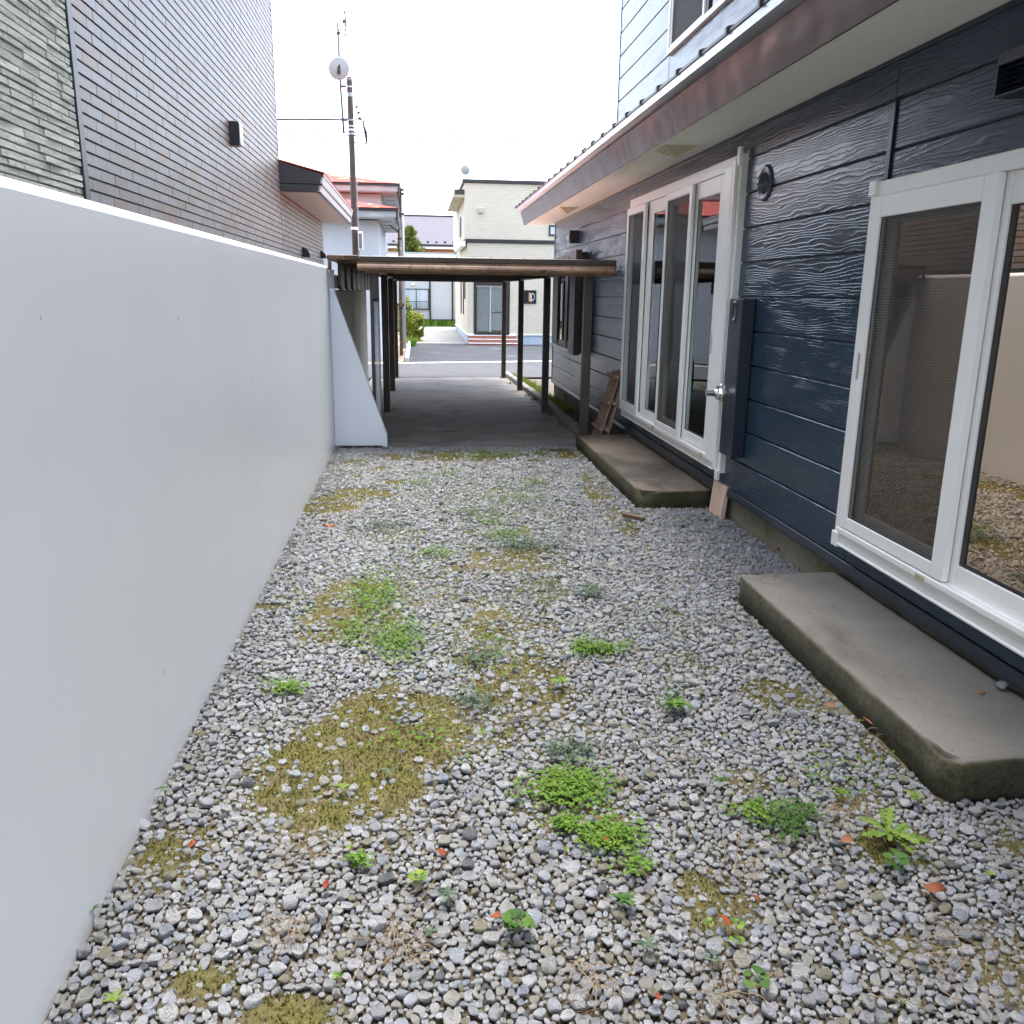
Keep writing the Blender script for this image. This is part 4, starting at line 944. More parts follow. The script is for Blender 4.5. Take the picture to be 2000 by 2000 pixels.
for (u, v, ru, rv, n_, mt) in GREEN:
    q = qs.setdefault(mt, MB())
    for _ in range(int(n_*1.5)):
        a = random.gauss(0, .48)*ru; c = random.gauss(0, .48)*rv
        x, y = ground_pt(u+a, v+c)
        if in_slab(x, y): continue
        s = random.uniform(.006, .013); z = random.uniform(.010, .036); k0 = random.uniform(0, 6.28)
        for k in range(random.choice((3, 4, 5))): leaflet(q, x, y, z, k0+k*1.4+random.uniform(-.3, .3), s, s*random.uniform(.28, .42), random.uniform(-.2, .7))
for mt, q in qs.items(): stuff(q.build('ground_weeds', M[mt], None, recalc=False))

# dry stalks and tangles
q = MB()
for (u, v, ru, rv, n_) in ((590,1650,45,35,60), (775,1845,50,40,80), (560,1830,40,40,40), (1450,1700,40,35,45), (1830,1860,45,40,50), (1650,1600,50,30,50), (1150,1930,60,40,50), (1700,1440,40,30,40), (860,1480,60,20,30), (1420,1940,50,35,40), (1300,1480,50,20,30), (690,1200,80,25,40), (1000,1400,80,40,60), (1175,960,25,50,50), (1900,1930,60,40,40), (620,1010,60,12,40)):
    for _ in range(int(n_*.8)):
        x, y = ground_pt(u+random.gauss(0, .7)*ru, v+random.gauss(0, .7)*rv)
        if in_slab(x, y): continue
        L = random.uniform(.03, .09); a = random.uniform(0, 6.28); z = random.uniform(.008, .026); w = .0009; bend = random.uniform(-.5, .5)
        p = [(x+math.cos(a+bend*t)*L*t, y+math.sin(a+bend*t)*L*t, z+.012*math.sin(3*t)) for t in (0, .5, 1)]
        nx_, ny_ = -math.sin(a)*w, math.cos(a)*w
        q.add([(px-nx_, py-ny_, pz) for px, py, pz in p]+[(px+nx_, py+ny_, pz+.0006) for px, py, pz in p], [(0, 1, 4, 3), (1, 2, 5, 4)])
stuff(q.build('dry_grass', M['straw'], None, recalc=False))
STALKS = ((825,1770,870,1700, 'long dry stalk lying just left of the grey green rosette'), (735,1600,780,1525, 'dry stalk at the lower right rim of the big moss patch'),
          (1620,1810,1760,1910, 'long pale stalk below and left of the large dandelion'), (1690,1960,1830,2000, 'dry stalk by the green blade tuft at the bottom right'),
          (1835,1950,1870,2000, 'short upright looking stalk near the lower right corner'), (620,1680,540,1695, 'dry stalk lying sideways left of the clover tuft'),
          (870,1640,905,1590, 'thin stalk between the moss patch and the middle clover patches'), (690,1930,720,1860, 'dry stalk beside the brown grass tangle at the bottom'),
          (300,1930,360,1850, 'dry stalk in the lower left gravel near the broad bladed plant'), (1240,1690,1280,1790, 'dry stalk beside the dark green rosette right of centre'))
for (u0, v0, u1, v1, lb_) in STALKS:
    (xa, ya), (xb, yb) = ground_pt(u0, v0), ground_pt(u1, v1)
    o = MB().tube([(xa, ya, .024), ((xa+xb)/2+.008, (ya+yb)/2, .036), (xb, yb, .026)], .0016, 5, .0009).build('dry_stalk', M['straw'], None)
    tag(o, lb_, 'stalk', 'dry stalks lying on the pebbles')

# weeds: each plant a thing, its leaves parts
def leaf_mesh(kind, L, m):
    """flat blade curving down at the tip, base at the origin, pointing along +x"""
    q = MB(); n_ = 8
    def width(t):
        if kind == 'dandelion': return L*(.05+.13*t**.8)*(1.0 if int(t*12) % 2 == 0 else .38)*(1 if t < .8 else (1-t)/.2+.15)
        if kind == 'lance': return L*.16*math.sin(math.pi*min(1, t*.9+.1))
        if kind == 'round': return L*.42*(0.06 if t < .4 else math.sin(math.pi*min(1, (t-.35)/.65)))
        return L*.05*(1-t)+.0005
    n2 = 16 if kind == 'dandelion' else n_
    top = {'dandelion': .24, 'lance': .35, 'round': .5, 'blade': .9}[kind]
    for i in range(n2+1):
        t = i/n2; w = width(t); h = L*top*(t-.75*t*t)
        q.v += [(L*t*.95, -w, h+w*.3), (L*t*.95, 0, h), (L*t*.95, w, h+w*.3)]
    for i in range(n2): a = 3*i; q.f += [(a, a+3, a+4, a+1), (a+1, a+4, a+5, a+2)]
    return q.mesh('leaf', m, smooth=True, recalc=False)
def weed(u, v, size_px, kind, mt, nl, name, label, cat='weed', group=None):
    x, y = ground_pt(u, v); r = size_px*math.hypot(y, 1.6)/F_PX
    t = thing(name, label, cat, (x, y, .020), group)
    mes = [leaf_mesh(kind, r*k, M[mt]) for k in (1.0, .8, .62)]
    for k in range(nl):
        o = bpy.data.objects.new('leaf', random.choice(mes)); COL.objects.link(o); o.parent = t
        o.rotation_euler = (random.uniform(-.15, .15), random.uniform(-.35, .1), k*6.283/nl+random.uniform(-.3, .3)); o.location = (0, 0, .004+.0012*k)
    return t
weed(1735,1648, 78, 'dandelion', 'weed_light', 17, 'dandelion', 'large light green dandelion rosette with jagged leaves right of centre in front of the step')
weed(1745,1705, 40, 'round', 'weed_dark', 6, 'weed', 'broad round leaved plant tucked under the large dandelion')
weed(292,1560, 42, 'dandelion', 'weed_dark', 6, 'dandelion', 'dark dandelion growing at the foot of the white wall')
weed(180,1795, 22, 'lance', 'weed_dark', 6, 'weed', 'small upright leafy plant against the white wall near the bottom of the view')
weed(1215,1778, 33, 'lance', 'weed_dark', 14, 'weed', 'dark green leafy rosette alone among pebbles right of the middle foreground')
weed(875,1765, 28, 'lance', 'weed_blue', 10, 'weed', 'grey green rosette beside a long dry stalk in the foreground')
weed(818,1735, 22, 'round', 'clover', 9, 'weed', 'bright green clover tuft left of the grey green rosette')
weed(842,1838, 24, 'lance', 'weed_blue', 8, 'weed', 'small bluish rosette next to the brown grass tangle in the foreground')
weed(1010,1828, 34, 'round', 'weed_dark', 12, 'weed', 'low dark leafy clump by the orange stone in the foreground')
weed(1473,1932, 30, 'round', 'weed_dark', 5, 'weed', 'plant with five broad dark leaves near the lower edge of the view')
weed(1437,1822, 18, 'round', 'clover', 5, 'weed', 'green lobed leaf plant beside the bright orange red leaf')
weed(1440,1855, 18, 'round', 'clover', 4, 'weed', 'small lobed green plant just below the orange red leaf')
weed(1392,1892, 19, 'round', 'weed_blue', 4, 'weed', 'bluish green lobed plant between the five leaf plant and the orange red leaf')
weed(1385,1820, 15, 'round', 'weed_light', 4, 'weed', 'pale lobed plant just left of the orange red leaf')
weed(1262,1865, 28, 'lance', 'weed_blue', 9, 'weed', 'faint grey leafed plant below the dark green rosette')
weed(1325,1392, 32, 'lance', 'clover', 15, 'weed', 'bushy green tuft in the gravel left of the nearest step')
weed(1090,1346, 20, 'round', 'clover', 9, 'weed', 'bright green seedling on bare moss near the middle of the yard')
weed(1150,1168, 32, 'dandelion', 'weed_blue', 10, 'weed', 'pale ferny weed in the gravel between the middle of the yard and the far step')
weed(1640,1565, 16, 'round', 'clover', 8, 'weed', 'small round green weed in the gravel below the near step corner')
weed(1785,1572, 24, 'lance', 'weed_light', 8, 'weed', 'light weed between the near step and the large dandelion')
weed(1930,1725, 18, 'lance', 'weed_light', 6, 'weed', 'yellow green seedling right of the large dandelion')
weed(1758,1978, 18, 'blade', 'clover', 6, 'weed', 'tuft of green blades at the lower right edge of the view')
weed(226,1972, 28, 'lance', 'weed_light', 5, 'weed', 'plant with one broad upright blade in the lower left corner')
weed(668,1552, 18, 'lance', 'weed_light', 7, 'weed', 'bright seedling growing out of the big moss patch')
weed(760,1520, 22, 'lance', 'weed_blue', 7, 'weed', 'bluish weed on the right side of the big moss patch')
weed(1515,1052, 18, 'blade', 'weed_light', 8, 'weed', 'pale grass tuft against the foundation beside the pinkish tile')
weed(1405,1540, 20, 'lance', 'weed_dark', 10, 'weed', 'dark narrow leafed tuft in the gravel level with the near step corner')
weed(660,1925, 20, 'lance', 'clover', 6, 'weed', 'green seedling beside a grey slab shaped pebble at the bottom')
weed(1880,1470, 20, 'blade', 'grass', 7, 'weed', 'thin grass at the broken front corner of the near step')
t = weed(1815,1470, 58, 'blade', 'grass', 10, 'grass_tuft', 'yellowing grass tuft growing up the side of the near step', 'grass')

# fallen leaves
def fallen(u, v, px, mt, label, stretch=.5, rot=None, group=None):
    x, y = ground_pt(u, v); r = px*math.hypot(y, 1.6)/F_PX/2; q = MB(); n_ = 6; sd_ = random.uniform(0, 9)
    for i in range(n_+1):
        t = i/n_; w = r*stretch*math.sin(math.pi*min(1, .06+t*.94))*(1+.25*mnoise.noise(Vector((t*6, sd_, 0))))
        q.v += [(r*(2*t-1), -w, .010*math.sin(t*5+sd_)*r/.03+w*.5), (r*(2*t-1), 0, .004*math.sin(t*4+sd_)), (r*(2*t-1), w, .008*math.cos(t*4+sd_)*r/.03+w*.6)]
    for i in range(n_): a = 3*i; q.f += [(a, a+3, a+4, a+1), (a+1, a+4, a+5, a+2)]
    o = q.build('fallen_leaf', M[mt], None, smooth=True, recalc=False); o.location = (x, y, .034); o.rotation_euler = (random.uniform(-.3, .3), random.uniform(-.3, .3), rot if rot is not None else random.uniform(0, 6.28))
    return tag(o, label, 'leaf', group)
fallen(1582,1293, 30, 'red_leaf', 'red brown leaf lying against the long side of the near step', .4, -.7)
fallen(1712,1424, 58, 'dead_leaf', 'largest curled brown leaf lying along the near step', .35, -.9)
fallen(1618,1392, 24, 'dead_leaf', 'brown leaf in the gravel left of the largest curled leaf', .6)
fallen(1876,1556, 26, 'red_leaf', 'red leaf at the broken corner of the near step', .6)
fallen(1650,1660, 30, 'dead_leaf', 'crumpled brown leaf left of the large dandelion', .6)
fallen(1822,1755, 46, 'dead_leaf', 'torn brown leaf under the lower edge of the large dandelion', .5, -1.0)
fallen(1300-130,1617, 16, 'red_leaf', 'small orange leaf between the two green weed patches', .5)
fallen(1186,1660, 20, 'red_leaf', 'orange leaf beside the lower green weed patch', .4, -.6)
fallen(1475,1777, 24, 'red_leaf', 'narrow orange leaf standing among pebbles right of the dark rosette', .3, 1.8)
fallen(1415,1820, 26, 'red_leaf', 'bright orange red leaf beside the lobed green plants', .7)
fallen(1282,1970, 18, 'red_leaf', 'orange leaf near the lower edge of the view right of the centre', .55)
fallen(968,1812, 20, 'red_leaf', 'orange leaf near a dark pebble in the middle foreground', .6)
fallen(638,1748, 20, 'red_leaf', 'orange leaf in the gravel left of the grey green rosette', .5)
fallen(862,1684, 22, 'red_leaf', 'reddish leaf above the grey green rosette and dry stalk', .6)
fallen(378,1668, 18, 'red_leaf', 'orange leaf near the white wall in the left foreground', .5)
fallen(642,1037, 22, 'red_leaf', 'red leaf far off in the gravel near the white wall', .6)
fallen(1520,1083, 12, 'red_leaf', 'small red leaf against the foundation just past the near step', .6)
fallen(1905,1420, 16, 'dead_leaf', 'brown leaf scrap on top of the near step', .5).location.z = .146
# a few loose stones outside the bed
o = link('pebble', protos[3], None, (2.225, 2.83, .158), (0, .2, .7)); o.scale = (.03, .022, .018)
tag(o, 'white pebble lying on the near step against the door sill', 'pebble')

# ---------------------------------------------------------------- grass strip beside the kerb and small weeds on the drive
def grass_clumps(name, m, spots, n_, h0, h1, spread):
    q = MB()
    for (x, y, s) in spots:
        for _ in range(int(n_*s)):
            a = x+random.gauss(0, spread*s); c = y+random.gauss(0, spread*s*1.6); z = zg(c)-.01; h = random.uniform(h0, h1); w = h*.07+.001; d = random.uniform(0, 6.28); ln = h*random.uniform(.1, .7)
            q.add([(a-w, c, z), (a+w, c, z), (a+math.cos(d)*ln, c+math.sin(d)*ln, z+h)], [(0, 1, 2)])
    return stuff(q.build(name, m, None, recalc=False))
grass_clumps('grass', M['grass'], [(2.10+random.uniform(-.06, .06), 12.4+i*.27, random.uniform(.5, 1.2)) for i in range(24)], 60, .03, .11, .07)
grass_clumps('grass', M['clover'], [(1.80, 18.0, .8), (1.80, 16.6, .6), (1.83, 14.2, .5), (1.85, 13.6, .6), (1.85, 11.8, .6), (1.86, 10.9, .5), (-.34, 12.3, .4), (-.2, 9.18, .3), (.1, 9.17, .3), (.7, 9.16, .3)], 40, .02, .07, .06)
grass_clumps('grass', M['clover'], [(.1+i*.13, 51.3+random.uniform(-.3, .2), 1.2) for i in range(18)], 50, .1, .45, .15)
grass_clumps('grass', M['grass'], [(-.3+random.uniform(-.15, .25), 37.5+i*.6, 1.0) for i in range(12)], 60, .05, .30, .2)
grass_clumps('grass', M['clover'], [(-.14, 34.5+i*.5, .8) for i in range(5)], 50, .05, .3, .06)

# ---------------------------------------------------------------- kerbs across the road
kr = thing('road_kerb', 'flat pale kerb of long stones on the far side of the road', 'kerb', (0, 23.8, -.33))
x = -6.0
while x < 12:
    x1 = x+.6
    ya, yb = far_edge(x+.01), far_edge(x1-.01); z = zg(23.8)+.03
    q = MB(); q.add([(x+.008, ya, z-.1), (x1-.008, yb, z-.1), (x1-.008, yb+.11, z-.1), (x+.008, ya+.11, z-.1), (x+.008, ya, z-.012), (x1-.008, yb, z-.012), (x1-.008, yb+.11, z+.01), (x+.008, ya+.11, z+.01)],
        [(0, 3, 2, 1), (4, 5, 6, 7), (0, 1, 5, 4), (1, 2, 6, 5), (2, 3, 7, 6), (3, 0, 4, 7)])
    q.build('kerb_stone', M['pavekerb'], kr); x = x1
kw_ = thing('white_kerb', 'raised white kerb between soil strip and asphalt forecourt across the road', 'kerb', (-.25, 30, -.4))
for k in range(19):
    y = 25.0+k*.62; z = zg(y)
    part('kerb_stone', M['white_stucco'], kw_, (-.33, -.225, y, y+.605, z-.05, z+.12), bevel=.01)
lk = thing('lot_kerb', 'low kerb between grey gravel lot and asphalt forecourt', 'kerb', (1, 37, -.5))
for k in range(4): part('kerb_stone', M['pavekerb'], lk, (-.20+k*.6, .39+k*.6, 36.96, 37.06, zg(37)-.05, zg(37)+.05), bevel=.01)

# ---------------------------------------------------------------- cream brick house across the road
ch = thing('cream_house', 'two storey cream brick house with flat dark roof edge across the road', 'house', (6, 42, -.5))
CY = 37.0
part('upper_wall', M['cream_brick'], ch, (2.02, 11, CY, 48, 3.70, 5.86))
part('lower_wall', M['cream_brick'], ch, (2.13, 2.40, CY+.004, 48.2, -.13, 3.55), (2.40, 3.92, CY+.25, 48.2, -.13, 3.55), (2.40, 3.92, CY+.004, CY+.25, 2.11, 3.55), (3.92, 11, CY+.004, 48.2, -.13, 3.55))
part('roof_edge', M['black'], ch, (1.93, 11.1, CY-.08, 48.1, 5.862, 6.00), bevel=.01)
part('belt_trim', M['black'], ch, (2.06, 11.1, CY-.07, 48.25, 3.553, 3.697), bevel=.01)
part('belt_end', M['white_alu'], ch, (1.86, 2.055, CY-.05, 43, 3.40, 3.60), bevel=.01)
part('foundation', M['pale_blue'], ch, (2.16, 2.395, CY+.03, 48.1, -.8, -.132), (2.395, 3.925, CY+.27, 48.1, -.8, -.132), (3.925, 10.9, CY+.03, 48.1, -.8, -.132))
part('water_table', M['white_alu'], ch, (2.10, 2.42, CY-.03, CY+.002, -.17, -.125), (3.90, 11, CY-.03, CY+.002, -.17, -.125), (2.10, 2.128, CY+.003, 48.2, -.17, -.125))
er = MB().prism([(1.55, 5.30), (2.015, 5.30), (2.015, 5.55), (1.62, 5.53)], 'y', CY+.02, 43.7).build('side_eave', M['cream_plastic'], ch)
MB().prism([(1.53, 5.29), (1.55, 5.29), (1.615, 5.55), (1.595, 5.55)], 'y', CY-.02, 43.75).build('side_fascia', M['white_alu'], ch)
part('side_roof', M['black'], ch, (1.60, 2.015, CY-.02, 43.75, 5.552, 5.60), (1.64, 2.01, CY-.03, CY+.01, 5.42, 5.551))
for y in (38.5, 41): part('eave_vent', M['black'], er, (1.7, 1.8, y, y+.5, 5.294, 5.299))
part('vent_hood', M['alu_dim'], ch, (2.58, 2.78, CY-.14, CY-.002, 4.70, 4.92), bevel=.02)
def facade_window(par, x0, x1, z0, z1, y, fm, gm, mull=(), fw=.06, dep=.05):
    o = part('window', fm, par, (x0, x0+fw, y-dep, y+.02, z0, z1), (x1-fw, x1, y-dep, y+.02, z0, z1), (x0+fw, x1-fw, y-dep+.002, y+.02, z0, z0+fw), (x0+fw, x1-fw, y-dep+.002, y+.02, z1-fw, z1),
             *[(m_-.02, m_+.02, y-dep+.006, y+.02, z0+fw, z1-fw) for m_ in mull])
    part('pane', gm, o, (x0+fw, x1-fw, y-.018, y-.012, z0+fw, z1-fw)); return o
facade_window(ch, 5.50, 6.3, 3.88, 4.30, CY, M['dark_brown'], M['curtain_glass'])
sw = facade_window(ch, 4.45, 5.03, 1.14, 1.69, CY, M['dark_brown'], M['dark_glass'], fw=.05)
part('pane_glimpse', M['orange_wall'], sw, (4.71, 4.77, CY-.030, CY-.020, 1.24, 1.60)); part('pane_glimpse', M['white_stucco'], sw, (4.78, 4.84, CY-.030, CY-.020, 1.22, 1.56))  # coloured shapes before the pane for reflections and items glimpsed in it
q = MB().lathe([(.155, 0), (.155, .012), (.115, .012), (.115, 0)], (4.87, CY-.02, 1.42), (0, -1, 0), 24)
for i, v in enumerate(q.v): q.v[i] = (4.87+(v[0]-4.87)*.62, v[1], v[2])
q.build('ring_glimpse', M['white_stucco'], sw)
for (y, z0, z1) in ((39.5, .62, 2.6), (41.5, .60, 2.6), (38.3, 1.29, 2.7)):
    part('side_window', M['dark_brown'], ch, (2.09, 2.125, y, y+.35, z0, z1)); 
part('side_window', M['dark_brown'], ch, (1.985, 2.015, 39.6, 40.6, 3.95, 4.75))
dr = part('entrance_door', M['dark_brown'], ch, (2.41, 2.50, CY-.03, CY+.2, -.10, 2.10), (3.74, 3.91, CY-.03, CY+.2, -.10, 2.10), (2.50, 3.74, CY-.028, CY+.2, 1.86, 2.10), (2.50, 3.74, CY-.028, CY+.2, -.10, -.05), bevel=.005)
part('door_head', M['alu_dim'], dr, (2.501, 3.739, CY+.03, CY+.06, 1.78, 1.859))
part('side_pane', M['frost'], dr, (2.54, 3.07, CY+.06, CY+.08, -.02, 1.77))
part('door_post', M['alu_dim'], dr, (3.07, 3.13, CY+.03, CY+.10, -.049, 1.78))
part('door_leaf', M['frost'], dr, (3.13, 3.739, CY+.05, CY+.09, .02, 1.78)); part('door_rail', M['dark_brown'], dr, (3.13, 3.70, CY+.035, CY+.048, .76, .79))
part('door_handle', M['steel'], dr, (3.16, 3.26, CY-.0, CY+.034, .78, .82))
stp = thing('entrance_steps', 'three red brick steps with pale nosings before the cream house door', 'steps', (3.15, 36.6, -.55))
for k in range(3):
    y0 = 36.97-.30*(3-k)+.0; z0 = -.60+.145*k; x1 = 4.22-.03*k
    part('step', M['brick_red'], stp, (2.17, x1, y0, 36.968, z0-.04 if k == 0 else z0+.001, z0+.12))
    part('nosing', M['white_stucco'], stp, (2.16, x1+.01, y0-.02, 36.967, z0+.121, z0+.145), bevel=.004)
def dish_antenna(t, c, r, facing, m):
    MB().lathe([(0, -.18*r), (.3*r, -.165*r), (.6*r, -.11*r), (.85*r, -.035*r), (r, 0), (r, .015*r), (.85*r, -.015*r), (.5*r, -.11*r), (0, -.16*r)], c, facing, 28).build('dish', m, t, smooth=True)
ca = thing('roof_antenna', 'antenna mast with small dish on the roof of the cream house', 'antenna', (2.09, 37.2, 6.0))
MB().tube([(2.09, 37.2, 5.9), (2.09, 37.2, 7.25)], .022, 8).build('mast', M['dull_steel'], ca)
dish_antenna(ca, (2.05, 37.10, 6.35), .19, (.3, .9, .35), M['dish'])
part('mount', M['black'], ca, (2.04, 2.12, 37.12, 37.22, 6.30, 6.42))
MB().tube([(2.0, 37.2, 7.2), (2.17, 37.2, 7.40)], .008, 6).build('boom', M['black'], ca)
for z in (6.98, 7.2): MB().tube([(1.86, 37.2, z), (2.24, 37.2, z)], .004, 6).build('element', M['dull_steel'], ca)

# ---------------------------------------------------------------- white house behind, orange house, red roofed house
wh = thing('white_house', 'low white house with black posts and railed window beyond the gravel lot', 'house', (0, 56, -.3))
part('wall', M['white_stucco'], wh, (-10.0, 3.2, 52, 55.2, -.02, 3.45))  # unseen left stretch, lengthened so the kitchen panes reflect white
part('roof_edge', M['white_alu'], wh, (-10.2, 3.4, 51.8, 55.4, 3.452, 3.68)); part('roof_cap', M['pale_blue'], wh, (-10.25, 3.45, 51.75, 55.45, 3.682, 3.74))
part('foundation', M['concrete'], wh, (-4.0, 3.15, 52.03, 55.2, -.5, -.07))
part('base_beam', M['black'], wh, (-4.0, 3.22, 51.95, 52.02, -.12, .0))
for x in (.82, 2.13): part('black_post', M['black'], wh, (x-.045, x+.045, 51.93, 51.999, .001, 3.45))
ww = facade_window(wh, -.78, .76, .54, 1.72, 52, M['dark_brown'], M['curtain_glass'], (0.02,), .045)
q = MB(); q.box(-.80, .77, 51.80, 51.83, .98, 1.01); q.box(-.80, .77, 51.80, 51.83, .56, .60)
for k in range(15): q.box(-.78+k*.107, -.765+k*.107, 51.805, 51.825, .60, .98)
q.build('railing', M['black'], ww)
part('wall_light', M['white_alu'], wh, (-.25, -.08, 51.9, 51.998, 1.90, 2.02), bevel=.01)
oh = thing('orange_house', 'house with ribbed purple grey roof and orange wall in the far background', 'house', (1, 62, -.3))
MB().add([(-8, 58, 4.46), (6, 58, 4.46), (6, 63, 6.62), (-8, 63, 6.62), (-8, 68, 4.46), (6, 68, 4.46)], [(0, 1, 2, 3), (3, 2, 5, 4), (0, 3, 4), (1, 5, 2), (0, 4, 5, 1)]).build('roof', M['purple_roof'], oh)
part('ridge_cap', M['black'], oh, (-8, 6, 62.9, 63.1, 6.60, 6.68)); part('eave_trim', M['black'], oh, (-8, 6, 57.93, 58.0, 4.37, 4.50)); part('gutter', M['white_alu'], oh, (-8, 6, 57.95, 58.05, 4.22, 4.36))
part('wall', M['orange_wall'], oh, (-7.6, 5.6, 58.5, 67.5, -.3, 4.40))
for k in range(9): part('snow_stop', M['black'], oh, (-2+k*.55, -1.85+k*.55, 58.35, 58.5, 4.60+.02*(k % 2), 4.70+.02*(k % 2)))
rh = thing('red_roofed_house', 'white two storey house with two tiers of peeling red roof left of the road', 'house', (-4, 28, -.3))
part('lower_wall', M['white_stucco'], rh, (-9, -1.0, 25.35, 31.6, -.4, 3.47))
part('upper_wall', M['white_stucco'], rh, (-9, -1.08, 29.5, 36.0, 3.0, 4.58))
def hip(yf, yb, xr, z, wallx, s, ov):
    xl = -10.0; h = s*(yb-yf)/2; ym = (yf+yb)/2
    part('soffit', M['white_stucco'], rh, (xl, xr-.03, yf+.03, yb, z-.26, z-.24))
    part('eave_board', M['grey_eave'], rh, (xl, xr-.02, yf, yf+.025, z-.24, z-.075), (xr-.019, xr, yf, yb, z-.24, z-.075), bevel=.004)
    part('gutter', M['black'], rh, (xl, xr+.03, yf-.06, yf-.002, z-.072, z-.02), (xr+.002, xr+.05, yf-.001, yb, z-.30, z-.02))
    MB().add([(xl, yf-.07, z), (xr+.06, yf-.07, z), (xr+.06, yb, z), (xl, yb, z), (xl, ym, z+h), (xr+.06-(yb-yf)/2, ym, z+h)], [(0, 1, 5, 4), (1, 2, 5), (2, 3, 4, 5), (0, 4, 3), (3, 2, 1, 0)]).build('hip_roof', M['red_roof'], rh)
    for y in (yf+1.2, yf+2.6, yf+4.0): part('soffit_vent', M['black'], rh, (xr-.42, xr-.16, y, y+.35, z-.267, z-.261))
hip(29.0, 36.6, -.52, 4.86, -1.06, .22, .5)
hip(24.8, 31.0, -.50, 3.76, -1.0, .22, .5)
fp = thing('flue_pipe', 'slim metal chimney pipe standing at the corner of the red roofed house', 'chimney', (-.42, 30, 3.8))
MB().tube([(-.40, 30, -.3), (-.40, 30, 4.9)], .055, 12).build('pipe', M['grey_pipe'], fp, smooth=True)
MB().tube([(-.47, 30.02, 3.9), (-.47, 30.02, 5.31)], .016, 8).build('support_rod', M['black'], fp)
for z in (4.0, 4.62, 4.75): part('clamp', M['black'], fp, (-.56, -.335, 29.93, 30.07, z, z+.06))

# ---------------------------------------------------------------- poles, mast and wires
up = thing('utility_pole', 'dark brown service pole with metal bands rising behind the carport', 'pole', (-1.27, 19.5, -.2))
MB().tube([(-1.272, 19.5, -.3), (-1.272, 19.5, 2.4), (-1.280, 19.5, 4.5), (-1.288, 19.5, 5.72), (-1.289, 19.5, 5.78)], .068, 18, .056).build('shaft', M['wood_pole'], up, smooth=True)
MB().lathe([(.056, 0), (.05, .03), (.03, .045), (0, .05)], (-1.289, 19.5, 5.775), (0, 0, 1), 18).build('cap', M['wood_pole'], up)
for z, h, m_ in ((5.61, .03, 'steel'), (5.47, .04, 'steel'), (5.44, .02, 'steel'), (4.98, .03, 'steel'), (4.87, .02, 'white_alu'), (4.79, .035, 'white_alu'), (4.71, .045, 'steel'), (2.84, .055, 'white_alu'), (2.30, .012, 'white_alu')):
    MB().tube([(-1.28, 19.5, z), (-1.28, 19.5, z+h)], .068+(.008 if z < 4 else .0), 18).build('band', M[m_], up)
MB().tube([(-1.20, 19.48, 5.15), (-1.18, 19.45, 4.9), (-1.20, 19.46, 4.6), (-1.195, 19.48, 3.2), (-1.19, 19.48, 2.2), (-1.20, 19.48, 1.9)], .011, 6).build('conduit', M['grey_pipe'], up)
for k in range(3):
    MB().lathe([(.018, 0), (.032, .01), (.02, .03), (.032, .045), (.016, .06), (0, .062)], (-1.17+.028*k, 19.45, 5.22-.11*k), (.6, 0, .8), 12).build('insulator', M['black'], up)
MB().tube([(-1.17, 19.45, 5.0), (-1.10, 19.44, 5.05), (-1.03, 19.44, 4.96)], .014, 6).build('bracket', M['black'], up)
lb = part('lamp_box', M['white_alu'], up, (-1.20, -1.10, 19.36, 19.46, 2.42, 2.80), bevel=.01)
part('lamp_lens', M['frost'], lb, (-1.185, -1.115, 19.352, 19.3595, 2.46, 2.76))
def cable(label, pts, r, grp=None):
    o = MB().tube(pts, r, 6).build('cable', M['black'], None); return tag(o, label, 'cable', grp)
def sag(a, c, s, n_=14):
    a, c = Vector(a), Vector(c); return [a.lerp(c, i/n_)-Vector((0, 0, s*4*(i/n_)*(1-i/n_))) for i in range(n_+1)]
cable('thick black service cable from the tiled house to the brown pole', sag((-7.5, 19.6, 5.1), (-1.34, 19.45, 5.01), .10), .019)
cable('black cable loop hanging from the brown pole', [(-1.17, 19.44, 5.0), (-1.09, 19.43, 4.86), (-1.05, 19.43, 5.0), (-1.06, 19.43, 5.12), (-1.12, 19.43, 5.16)], .006)
cable('thin cable drooping below the black closure on the pole', [(-1.19, 19.43, 4.75), (-1.15, 19.43, 4.5), (-1.08, 19.43, 4.44), (-1.01, 19.43, 4.5), (-.975, 19.43, 4.62)], .005)
o = MB().tube([(-1.02, 19.43, 5.02), (-1.015, 19.43, 4.9), (-.995, 19.43, 4.78), (-.985, 19.43, 4.62), (-.975, 19.43, 4.52)], .012, 10).build('cable_closure', M['black'], None)
for v in o.data.vertices:
    t = (v.co.z-4.52)/.5; c_ = -1.0; k = .6+2.2*max(0, math.sin(math.pi*min(1, max(0, t)*1.1)))
    v.co.x = c_+(v.co.x-c_)*k; v.co.y = 19.43+(v.co.y-19.43)*k
tag(o, 'black tapered cable closure hanging beside the brown pole', 'cable closure')
for i, (z0, z1) in enumerate(((0, 9.05), (0, 8.93), (0, 8.66))):
    cable(('upper', 'middle', 'lowest')[i]+' of three thin wires crossing the white sky', sag((-14, 45, z1-.1), (16, 45, z1+.25-.1*i), .18), .025, 'thin wires across the sky')
am = thing('antenna_mast', 'slim antenna mast with white dish fixed beside the brown pole', 'antenna', (-1.46, 19.35, 4.7))
MB().tube([(-1.425, 19.35, 4.72), (-1.44, 19.35, 5.15), (-1.46, 19.35, 5.6), (-1.478, 19.35, 6.76)], .022, 10).build('mast', M['dull_steel'], am, smooth=True)
dish_antenna(am, (-1.47, 19.24, 5.905), .215, (-.35, .85, .35), M['dish'])
part('dish_mount', M['black'], am, (-1.50, -1.44, 19.18, 19.34, 5.80, 5.98), bevel=.01)
for z in (5.58, 4.95): part('stand_off', M['dull_steel'], am, (-1.475, -1.345, 19.34, 19.37, z, z+.045), bevel=.004)
